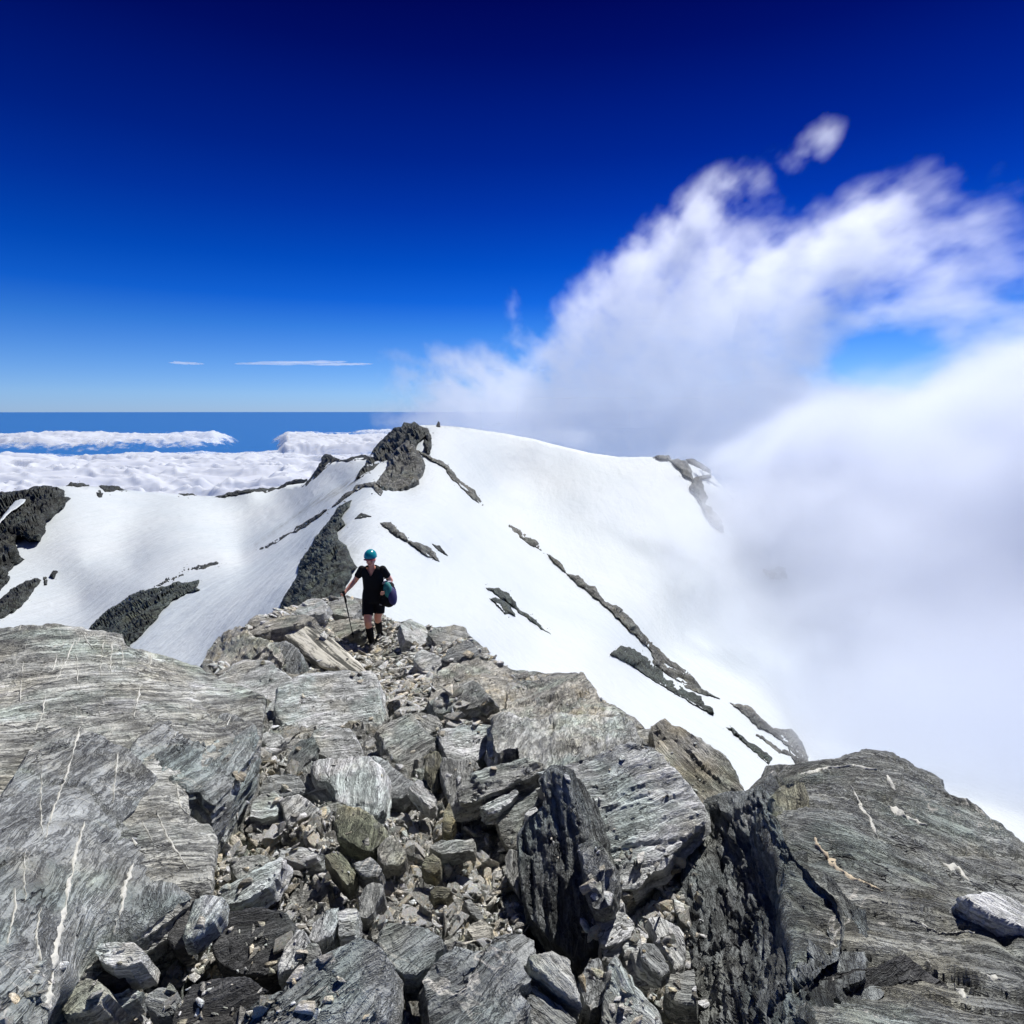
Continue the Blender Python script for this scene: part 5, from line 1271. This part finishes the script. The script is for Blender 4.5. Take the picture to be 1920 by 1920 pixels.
def chain(ch):
    limb(bm, [p_ for p_, _ in ch], [r_ if not isinstance(r_, tuple) else sum(r_) / 2 for _, r_ in ch])
chain([((-.12, -.03, 1.370), .050)] + armR[1:]); chain([((.12, -.03, 1.370), .050)] + armL[1:])
chain([((-.085, .01, .88), .092)] + legR[1:]); chain([((.085, .01, .88), .092)] + legL[1:])
# head: bowed forward
hc = Vector((0, -.120, 1.59)); hr = Matrix.Rotation(R(9), 3, 'X')
ell(bm, hc, (.074, .094, .108), hr, 28, 20)
ell(bm, hc + hr @ Vector((0, -.045, -.062)), (.048, .045, .045), hr)                     # jaw and chin
ell(bm, hc + hr @ Vector((0, -.098, -.018)), (.012, .020, .026), hr)                     # nose
ell(bm, hc + hr @ Vector((0, -.090, .016)), (.045, .016, .010), hr)                      # brow
for s_ in (-1, 1):
    ell(bm, hc + hr @ Vector((s_ * .076, .005, -.01)), (.010, .020, .030), hr)           # ears
    ell(bm, hc + hr @ Vector((s_ * .035, -.075, -.03)), (.022, .02, .02), hr)            # cheeks
# hands: palm, four unequal bent fingers and a thumb, closed on what they hold
def hand(wr, dirv, side, up, curl=1.0):
    d = Vector(dirv).normalized(); s = Vector(side).normalized(); u = d.cross(s)
    c = Vector(wr)
    ms = []
    palm = c + d * .045
    ms.append(skinned('p', [[(tuple(c), (.020, .026)), (tuple(palm), (.018, .034)), (tuple(c + d * .075), (.015, .036))]]))
    for k, (o_, ln) in enumerate(((-.030, .062), (-.010, .074), (.010, .070), (.029, .055))):
        b0 = palm + d * .03 + s * o_
        p1 = b0 + d * ln * .32 + u * ln * .20 * curl
        p2 = p1 + d * ln * .02 + u * ln * .42 * curl
        p3 = p2 - d * ln * .30 + u * ln * .10 * curl
        ms.append(skinned('f', [[(tuple(palm + s * o_), .009), (tuple(b0), .0095), (tuple(p1), .009), (tuple(p2), .008), (tuple(p3), .007)]], levels=1))
    t0 = c + d * .015 - s * .02
    t1 = t0 - s * .025 + d * .02 + u * .018
    t2 = t1 + d * .022 + u * .030
    ms.append(skinned('t', [[(tuple(t0), .012), (tuple(t1), .011), (tuple(t2), .009)]], levels=1))
    return ms
hR = Vector(R_['wr'])
hm = hand(R_['wr'], (-.25, -.55, -.45), (.1, -.6, .75), 0)
hm += hand(L_['wr'], (-.25, -.85, -.25), (.3, -.2, .9), 0)
for m_ in hm: bm.from_mesh(m_)
body_me = remeshed('body', bm, .0062, 5)
body = link_part('body', body_me, M['skin'], person)
# clothes: skinned shells a little larger than the body
def grow(ch, g): return [(c, tuple(x + g for x in (r if isinstance(r, tuple) else (r, r)))) for c, r in ch]
bm = bmesh.new()
loft(bm, [((0, .01, .82), (.205, .145)), ((0, .01, .92), (.20, .14)), ((0, .01, 1.05), (.175, .128)), ((0, -.005, 1.20), (.178, .128)), ((0, -.02, 1.31), (.190, .122)), ((0, -.03, 1.40), (.180, .112)), ((0, -.045, 1.445), (.118, .092)), ((0, -.05, 1.47), (.075, .065))])
for s_, e_ in ((-1, R_), (1, L_)):
    sh = Vector(e_['sh']) + Vector((0, 0, -.014)); el_ = Vector(e_['el'])
    limb(bm, [sh, sh.lerp(el_, .35), sh.lerp(el_, .62)], [.066, .063, .062])
sm_ = remeshed('shirt', bm, .009, 5)
# v-neck: cut away the front of the collar
bm = bmesh.new(); bm.from_mesh(sm_)
kill = [v for v in bm.verts if v.co.y < -.02 and abs(v.co.x) < .075 and v.co.z > 1.30 + abs(v.co.x) * 1.9]
kill += [v for v in bm.verts if v.co.z > 1.46 and abs(v.co.x) < .12]
bmesh.ops.delete(bm, geom=list(set(kill)), context='VERTS')
bm.to_mesh(sm_); bm.free()
link_part('t_shirt', sm_, M['black'], person)
bm = bmesh.new()
loft(bm, [((0, .015, .98), (.172, .128)), ((0, .015, .88), (.200, .142)), ((0, .015, .80), (.195, .138))])
limb(bm, [(-.095, -.01, .82), (-.088, -.09, .68), (-.084, -.14, .60)], [.108, .098, .094])
limb(bm, [(.095, .01, .82), (.09, .0, .68), (.088, -.015, .60)], [.108, .098, .094])
link_part('shorts', remeshed('shorts', bm, .009, 5), M['black'], person)
for kk, aa, mid, end in ((kR, aR, (-.052, -.165, .33), (-.030, -.12, .05)), (kL, aL, (.048, .09, .35), (.025, .24, .10))):
    top = tuple(k_ + (m_ - k_) * .28 for k_, m_ in zip(kk, mid))
    link_part('gaiter', skinned('g', [[(top, .068), (mid, .070), (aa, .052), (end, .05)]]), M['sock'], person)
for ax, ay, az_, pitch in ((-.030, -.12, .0, 0), (.025, .24, .05, -8)):
    bm = bmesh.new()
    ell(bm, (ax, ay - .055, az_ + .050), (.046, .105, .042)); ell(bm, (ax, ay + .01, az_ + .075), (.044, .058, .062)); ell(bm, (ax, ay - .12, az_ + .042), (.046, .05, .036))
    bmesh.ops.create_cube(bm, size=1, matrix=Matrix.Translation((ax, ay - .05, az_ + .014)) @ Matrix.Diagonal((.082, .25, .028, 1)))
    boot = link_part('boot', remeshed('boot', bm, .007, 3), M['boot'], person)
    bm = bmesh.new()
    for j, yy in enumerate((-.10, -.07, -.04)):
        bmesh.ops.create_cone(bm, segments=6, radius1=.003, radius2=.003, depth=.07, cap_ends=True, matrix=Matrix.Translation((ax, ay + yy, az_ + .092 + j * .008)) @ Matrix.Rotation(R(90), 4, 'Y'))
    me = bpy.data.meshes.new('laces'); bm.to_mesh(me); bm.free()
    o = link_part('laces', me, M['packgrey'], boot)
# hair, eyes, mouth
bm = bmesh.new(); ell(bm, hc + hr @ Vector((0, .045, -.02)), (.074, .075, .10), hr); ell(bm, hc + Vector((0, .10, -.10)), (.03, .03, .08))
link_part('hair', remeshed('hair', bm, .008, 2), M['hair'], person)
for s_ in (-1, 1):
    bm = bmesh.new(); ell(bm, hc + hr @ Vector((s_ * .030, -.086, 0)), (.011, .008, .006), hr, 12, 8)
    me = bpy.data.meshes.new('eye'); bm.to_mesh(me); bm.free(); link_part('eye', me, M['eye'], person)
bm = bmesh.new(); ell(bm, hc + hr @ Vector((0, -.094, -.055)), (.022, .008, .007), hr, 12, 8)
me = bpy.data.meshes.new('mouth'); bm.to_mesh(me); bm.free(); link_part('mouth', me, M['skinred'], person)
# helmet: shell with rim and vents; cap brim below it
bm = bmesh.new()
ell(bm, hc + hr @ Vector((0, .012, .048)), (.100, .122, .112), hr, 32, 24)
cut = hc + hr @ Vector((0, 0, .040))
nrm = hr @ Vector((0, .10, 1))
bmesh.ops.bisect_plane(bm, geom=bm.verts[:] + bm.edges[:] + bm.faces[:], plane_co=cut, plane_no=nrm, clear_inner=True)
me = bpy.data.meshes.new('helmet'); bm.to_mesh(me); bm.free()
hel = link_part('helmet', me, M['teal'], person)
sd_ = hel.modifiers.new('t', 'SOLIDIFY'); sd_.thickness = .010; sd_.offset = 1
bm = bmesh.new()
for k in range(-2, 3):
    a = k * .34
    c_ = hc + hr @ Vector((math.sin(a) * .092, -.085 * math.cos(a) + .012, .083))
    ell(bm, c_, (.006, .012, .012), hr, 10, 8)
me = bpy.data.meshes.new('vent'); bm.to_mesh(me); bm.free(); link_part('vent', me, M['black'], hel)
bm = bmesh.new()
rows = []
for r0, zz in ((.086, .040), (.112, .036), (.138, .026)):
    row = []
    for k in range(17):
        a = R(-62 + 124 * k / 16)
        row.append(bm.verts.new(hc + hr @ Vector((math.sin(a) * r0 * .86, -math.cos(a) * r0 * 1.06 + .01, zz - .012 * math.sin(a) ** 2 * (r0 / .1)))))
    rows.append(row)
for a_, b_ in zip(rows[:-1], rows[1:]):
    for k in range(16): bm.faces.new((a_[k], a_[k + 1], b_[k + 1], b_[k]))
me = bpy.data.meshes.new('cap_brim'); bm.to_mesh(me); bm.free()
br = link_part('cap_brim', me, M['red'], person)
sd_ = br.modifiers.new('t', 'SOLIDIFY'); sd_.thickness = .006
bm = bmesh.new(); bmesh.ops.create_cone(bm, segments=28, radius1=.094, radius2=.096, depth=.022, cap_ends=False, matrix=Matrix.Translation(hc + hr @ Vector((0, .010, .040))) @ hr.to_4x4() @ Matrix.Diagonal((1, 1.2, 1, 1)))
me = bpy.data.meshes.new('cap_band'); bm.to_mesh(me); bm.free(); link_part('cap_band', me, M['red'], person)

# trekking pole, held in the right hand
def tube(bm, pts, r_, seg=10):
    for (a, ra), (b, rb) in zip(zip(pts[:-1], r_[:-1]), zip(pts[1:], r_[1:])):
        a, b = Vector(a), Vector(b)
        d = b - a
        bmesh.ops.create_cone(bm, segments=seg, radius1=ra, radius2=rb, depth=d.length, cap_ends=True, matrix=Matrix.Translation((a + b) / 2) @ d.to_track_quat('Z', 'Y').to_matrix().to_4x4())
def bm_part(name, bm, mat, parent, smooth=True):
    me = bpy.data.meshes.new(name); bm.to_mesh(me); bm.free()
    return link_part(name, me, mat, parent, smooth)
tipw, _, _ = shoot(663, 1197)
pole = bpy.data.objects.new('trekking_pole', None); COL.objects.link(pole); pole.location = tipw
tag(pole, 'black trekking pole planted on the rocks in the hiker\'s hand', 'trekking pole')
bpy.context.view_layer.update()
grip = (person.location + Vector(R_['wr']) + Vector((-.028, -.075, -.035))) - Vector(tipw)
ax_ = grip.normalized()
top = grip + ax_ * .075
bm = bmesh.new(); tube(bm, [(0, 0, 0), ax_ * .03, ax_ * .45, ax_ * .451, grip - ax_ * .11], [.003, .0075, .0085, .0105, .0115]); bm_part('shaft', bm, M['pole'], pole)
bm = bmesh.new(); tube(bm, [grip - ax_ * .12, grip - ax_ * .02, grip + ax_ * .03, top], [.014, .018, .016, .024]); ell(bm, top, (.030, .022, .018)); bm_part('grip', bm, M['black'], pole)
bm = bmesh.new(); bmesh.ops.create_cone(bm, segments=20, radius1=.034, radius2=.026, depth=.008, cap_ends=True, matrix=Matrix.Translation(ax_ * .09)); bm_part('basket', bm, M['black'], pole)
bm = bmesh.new()
lp = [top + Vector(v_) for v_ in ((0, 0, 0), (.03, -.03, -.06), (.055, -.03, -.14), (.05, -.02, -.19), (.02, -.02, -.12), (0, 0, -.02))]
tube(bm, lp, [.006] * 6, 6); bm_part('wrist_strap', bm, M['black'], pole)

# backpack hugged under the left arm
pk = bpy.data.objects.new('backpack', None); COL.objects.link(pk)
pk.location = person.location + Vector((.30, -.10, .80))
pk.rotation_euler = (R(-14), R(-18), R(-22))
tag(pk, 'black backpack with teal and blue panel carried under the hiker\'s left arm', 'backpack')
bpy.context.view_layer.update()
def shaped(name, mat, fn, parent, vox=.008):
    bm = bmesh.new(); fn(bm)
    return link_part(name, remeshed(name, bm, vox, 3), mat, parent)
shaped('pack_body', M['black'], lambda b: (ell(b, (0, 0, .19), (.165, .135, .235)), ell(b, (0, 0, .08), (.155, .13, .11)), ell(b, (0, .02, .33), (.13, .11, .09))), pk)
shaped('front_pocket', M['packteal'], lambda b: (ell(b, (.075, -.085, .25), (.085, .065, .15)),), pk)
shaped('side_panel', M['packblue'], lambda b: (ell(b, (.115, -.035, .14), (.075, .095, .17)),), pk)
shaped('top_lid', M['packgrey'], lambda b: (ell(b, (0, 0, .395), (.10, .10, .04)),), pk)
bm = bmesh.new()
for s_ in (-1, 1):
    pts = [Vector((-.12 + .0 * s_, .07 * s_, .36)), Vector((-.215, .075 * s_, .28)), Vector((-.235, .075 * s_, .17)), Vector((-.19, .07 * s_, .06)), Vector((-.12, .06 * s_, .02))]
    tube(bm, pts, [.016, .022, .022, .016, .010], 8)
bm_part('shoulder_strap', bm, M['packgrey'], pk)
bm = bmesh.new(); tube(bm, [Vector((-.04, -.03, .43)), Vector((-.02, -.03, .475)), Vector((.03, -.03, .475)), Vector((.05, -.03, .43))], [.008] * 4, 8); bm_part('grab_handle', bm, M['black'], pk)
person.scale = (1.03, 1.03, 1.03)
VOX = 1.2
# ------------------------------------------------------------------ the cloud pouring over the ridge: a real volume
def cloud_volume(name, blobs, lo, hi, vox, coarse, dens, amp, thr, nscale, label, pw=1.6, aniso=.5, col=(.985, .992, 1.0), stretch=(1, 1, 1), rot=0.0):
    lo, hi = np.array(lo, float), np.array(hi, float)
    n = np.ceil((hi - lo) / coarse).astype(int) + 1
    gx, gy, gz = [lo[k] + np.arange(n[k]) * coarse for k in range(3)]
    X, Y, Z = np.meshgrid(gx, gy, gz, indexing='ij')
    P = np.stack([X.ravel(), Y.ravel(), Z.ravel()], -1)
    val = np.zeros(len(P))
    for (px, py, D, rx, ry, rotd, rd, w) in blobs:
        c = unproj(px, py, D)
        s = D / FPX
        a = R(rotd)
        d = P - c
        fwd = np.array([c[0], c[1], 0]); fwd /= np.linalg.norm(fwd)
        rt = np.array([fwd[1], -fwd[0], 0])
        u = d @ rt; vv = d[:, 2]; ww = d @ fwd
        uu = u * math.cos(a) + vv * math.sin(a); v2 = -u * math.sin(a) + vv * math.cos(a)
        q = (uu / (rx * s)) ** 2 + (v2 / (ry * s)) ** 2 + (ww / rd) ** 2
        val += w * np.exp(-q)
    # fade at the walls of the box
    e = np.minimum(P - lo, hi - P).min(1)
    val = np.where(e <= coarse * .5, -1.0, val)
    me = bpy.data.meshes.new(name + '_shape')
    me.vertices.add(len(P)); me.vertices.foreach_set('co', P.ravel().astype(np.float32))
    a = me.attributes.new('d', 'FLOAT', 'POINT'); a.data.foreach_set('value', val.astype(np.float32))
    o = bpy.data.objects.new(name, me)
    COL.objects.link(o)
    m, nt, out = newmat(name)
    pv = nt.nodes.new('ShaderNodeVolumePrincipled')
    pv.inputs['Color'].default_value = (*col, 1)
    pv.inputs['Density'].default_value = 1.0
    pv.inputs['Anisotropy'].default_value = aniso
    nt.links.new(pv.outputs[0], out.inputs['Volume'])
    me.materials.append(m)
    ng = bpy.data.node_groups.new(name, 'GeometryNodeTree')
    ng.interface.new_socket('Geometry', in_out='INPUT', socket_type='NodeSocketGeometry')
    ng.interface.new_socket('Geometry', in_out='OUTPUT', socket_type='NodeSocketGeometry')
    gi = ng.nodes.new('NodeGroupInput'); go = ng.nodes.new('NodeGroupOutput')
    L = ng.links
    def N(t, **kw):
        nd = ng.nodes.new(t)
        for k, v in kw.items(): setattr(nd, k, v)
        return nd
    def mth(op, a, b=0.0, c=None, clamp=False):
        nd = N('ShaderNodeMath', operation=op, use_clamp=clamp)
        for i, v in enumerate((a, b) if c is None else (a, b, c)):
            if isinstance(v, bpy.types.NodeSocket): L.new(v, nd.inputs[i])
            else: nd.inputs[i].default_value = v
        return nd.outputs[0]
    pos = N('GeometryNodeInputPosition').outputs[0]
    # wispy displacement of the lookup
    wn = N('ShaderNodeTexNoise'); wn.inputs['Scale'].default_value = nscale * .55; wn.inputs['Detail'].default_value = 3
    L.new(pos, wn.inputs['Vector'])
    sub = N('ShaderNodeVectorMath', operation='SUBTRACT'); L.new(wn.outputs[1], sub.inputs[0]); sub.inputs[1].default_value = (.5, .5, .5)
    sc = N('ShaderNodeVectorMath', operation='SCALE'); L.new(sub.outputs[0], sc.inputs[0]); sc.inputs['Scale'].default_value = .5 / nscale
    ad = N('ShaderNodeVectorMath', operation='ADD'); L.new(pos, ad.inputs[0]); L.new(sc.outputs[0], ad.inputs[1])
    g0 = N('ShaderNodeVectorMath', operation='SUBTRACT'); L.new(ad.outputs[0], g0.inputs[0]); g0.inputs[1].default_value = lo
    g1 = N('ShaderNodeVectorMath', operation='SCALE'); L.new(g0.outputs[0], g1.inputs[0]); g1.inputs['Scale'].default_value = 1 / coarse
    sx = N('ShaderNodeSeparateXYZ'); L.new(g1.outputs[0], sx.inputs[0])
    ii, ff = [], []
    for k in range(3):
        c = mth('MINIMUM', mth('MAXIMUM', sx.outputs[k], 0.0), float(n[k]) - 1.001)
        fl = mth('FLOOR', c)
        ii.append(fl); ff.append(mth('SUBTRACT', c, fl))
    attr = N('GeometryNodeInputNamedAttribute', data_type='FLOAT'); attr.inputs[0].default_value = 'd'
    base = mth('ADD', mth('MULTIPLY', mth('ADD', mth('MULTIPLY', ii[0], float(n[1])), ii[1]), float(n[2])), ii[2])
    def samp(off):
        s = N('GeometryNodeSampleIndex', data_type='FLOAT', domain='POINT', clamp=True)
        L.new(gi.outputs[0], s.inputs['Geometry']); L.new(attr.outputs[0], s.inputs['Value'])
        L.new(mth('ADD', base, float(off)), s.inputs['Index'])
        return s.outputs[0]
    def lerp(a, b, t): return mth('ADD', a, mth('MULTIPLY', mth('SUBTRACT', b, a), t))
    sX, sY = int(n[1] * n[2]), int(n[2])
    c00 = lerp(samp(0), samp(sX), ff[0]); c01 = lerp(samp(1), samp(sX + 1), ff[0])
    c10 = lerp(samp(sY), samp(sX + sY), ff[0]); c11 = lerp(samp(sY + 1), samp(sX + sY + 1), ff[0])
    v = lerp(lerp(c00, c10, ff[1]), lerp(c01, c11, ff[1]), ff[2])
    # detail
    rt = N('ShaderNodeVectorRotate', rotation_type='Y_AXIS'); L.new(ad.outputs[0], rt.inputs['Vector']); rt.inputs['Angle'].default_value = rot
    st = N('ShaderNodeVectorMath', operation='MULTIPLY'); L.new(rt.outputs[0], st.inputs[0]); st.inputs[1].default_value = stretch
    nz = N('ShaderNodeTexNoise'); nz.inputs['Scale'].default_value = nscale; nz.inputs['Detail'].default_value = 6; nz.inputs['Roughness'].default_value = .68
    L.new(st.outputs[0], nz.inputs['Vector'])
    v = mth('ADD', v, mth('MULTIPLY', mth('MULTIPLY', mth('SUBTRACT', nz.outputs[0], .5), amp), mth('MINIMUM', v, 1.0)))
    v = mth('MULTIPLY', mth('SUBTRACT', v, thr), 1.0 / (1 - thr))
    v = mth('MAXIMUM', v, 0.0)
    v = mth('MULTIPLY', mth('MINIMUM', mth('POWER', v, pw), 1.2), dens)
    vc = N('GeometryNodeVolumeCube')
    L.new(v, vc.inputs['Density']); vc.inputs['Min'].default_value = lo; vc.inputs['Max'].default_value = hi
    res = np.round((hi - lo) / vox).astype(int)
    for k, nm in enumerate(('Resolution X', 'Resolution Y', 'Resolution Z')): vc.inputs[nm].default_value = int(res[k])
    sm = N('GeometryNodeSetMaterial'); sm.inputs['Material'].default_value = m
    L.new(vc.outputs[0], sm.inputs['Geometry']); L.new(sm.outputs[0], go.inputs[0])
    md = o.modifiers.new('volume', 'NODES'); md.node_group = ng
    print('volume', name, 'coarse', n, 'voxels', res, res.prod())
    return tag(o, label, 'cloud', kind='stuff')

# (px, py, depth, half width px, half height px, tilt, half thickness m, weight)
FOG = [(1900, 1150, 190, 330, 330, 0, 80, 1.5), (2080, 870, 220, 420, 210, 20, 70, 1.5), (1640, 1050, 215, 210, 210, -30, 55, 1.1), (1760, 1330, 125, 200, 170, -35, 35, 1.3),
 (1470, 1010, 250, 160, 150, 0, 40, .75), (2200, 1500, 120, 380, 380, 0, 60, 1.4), (1560, 1260, 125, 130, 120, -40, 25, .60), (1180, 980, 200, 300, 130, -15, 40, .54), (1330, 1130, 150, 190, 100, -40, 30, .56),
 (1980, 1500, 80, 300, 230, -25, 22, 1.3), (1700, 1400, 92, 110, 110, -40, 14, .7), (1430, 1340, 84, 150, 110, -40, 14, .50), (1620, 850, 250, 220, 110, 20, 40, .9), (1320, 850, 268, 230, 50, 3, 26, .46), (1050, 815, 262, 200, 34, 3, 25, .5)]
TOWER = [(1330, 800, 368, 250, 110, 8, 35, .95), (1420, 680, 368, 200, 130, 30, 32, .95), (1290, 580, 368, 180, 100, 40, 30, .95), (1460, 530, 368, 200, 80, 22, 28, .9),
 (1200, 490, 368, 150, 50, 42, 26, .82), (1335, 385, 368, 120, 52, 35, 26, .80), (1580, 445, 368, 180, 62, 30, 26, .76), (1720, 540, 368, 160, 90, 30, 28, .60), (1850, 600, 368, 170, 110, 25, 34, .55), (1780, 440, 368, 140, 70, 30, 28, .42),
 (1640, 385, 368, 60, 44, 60, 20, .5), (1180, 640, 368, 120, 130, 50, 30, .75), (1080, 700, 368, 150, 90, 25, 30, .70), (930, 720, 368, 180, 64, -8, 34, .60), (790, 690, 368, 120, 40, 10, 30, .48), (962, 590, 368, 24, 52, 0, 16, .6),
 (1050, 785, 368, 260, 60, 0, 34, .90), (1230, 830, 368, 260, 70, 0, 50, 1.3), (1430, 820, 368, 240, 80, 0, 50, 1.3), (1000, 812, 368, 200, 46, 0, 44, .9), (1850, 745, 368, 170, 80, 28, 36, .8), (900, 790, 368, 240, 34, -3, 34, .5), (1518, 282, 368, 60, 40, 35, 16, .72), (1562, 250, 368, 36, 14, 45, 12, .7),
 (1640, 695, 368, 80, 58, 15, 60, -.95), (1560, 850, 368, 220, 80, 20, 40, .9), (1800, 780, 368, 200, 70, 28, 40, .7)]
cloud_volume('cloud_tower', TOWER, (-90, 298, -55), (365, 448, 240), (VOX * .8, 2.6, VOX * .8), 7.0, .030, 4.6, .35, .055, 'ragged white cloud rising behind the snow dome at the right', stretch=(.8, .30, 1.15), rot=R(-38), pw=1.15, aniso=.6)
cloud_volume('cloud_bank', FOG, (-40, 34, -150), (330, 300, 80), (VOX * 1.5, 3.2, VOX * 1.5), 7.0, .050, 4.2, .33, .036, 'fog bank swallowing the right side of the ridge', stretch=(.6, .4, 1.1), rot=R(30), col=(.90, .928, .985), aniso=.40)
# two thin streaks of high cloud low over the left horizon
m, nt, out = newmat('streak_cloud')
pv = nt.nodes.new('ShaderNodeVolumePrincipled')
pv.inputs['Color'].default_value = (.98, .99, 1, 1); pv.inputs['Density'].default_value = .0015; pv.inputs['Anisotropy'].default_value = .3
nt.links.new(pv.outputs[0], out.inputs['Volume'])
for k, (px, py, rx, ry, tl) in enumerate([(545, 680, 108, 2.6, -1.0), (350, 681, 32, 2.2, 2.0), (640, 683, 60, 1.8, -1)]):
    bm = bmesh.new()
    D = 24000; s = D / FPX
    bmesh.ops.create_icosphere(bm, subdivisions=4, radius=1)
    V = np.array([v.co[:] for v in bm.verts])
    n_ = fbm(V * [5, 1, 1] + k * 9, 3, 5 + k)
    for v, q in zip(bm.verts, n_):
        v.co = Vector((v.co.x * rx * s, v.co.y * 400 * (1 + q), v.co.z * ry * s * (1 + q * 1.6) + v.co.x * math.tan(R(tl)) * rx * s * -1))
    me = bpy.data.meshes.new('streak_cloud'); bm.to_mesh(me); bm.free(); me.materials.append(m)
    o = bpy.data.objects.new('streak_cloud', me); COL.objects.link(o)
    o.location = unproj(px, py, D)
    tag(o, 'thin white streak of cloud low over the distant sea', 'cloud', kind='stuff')
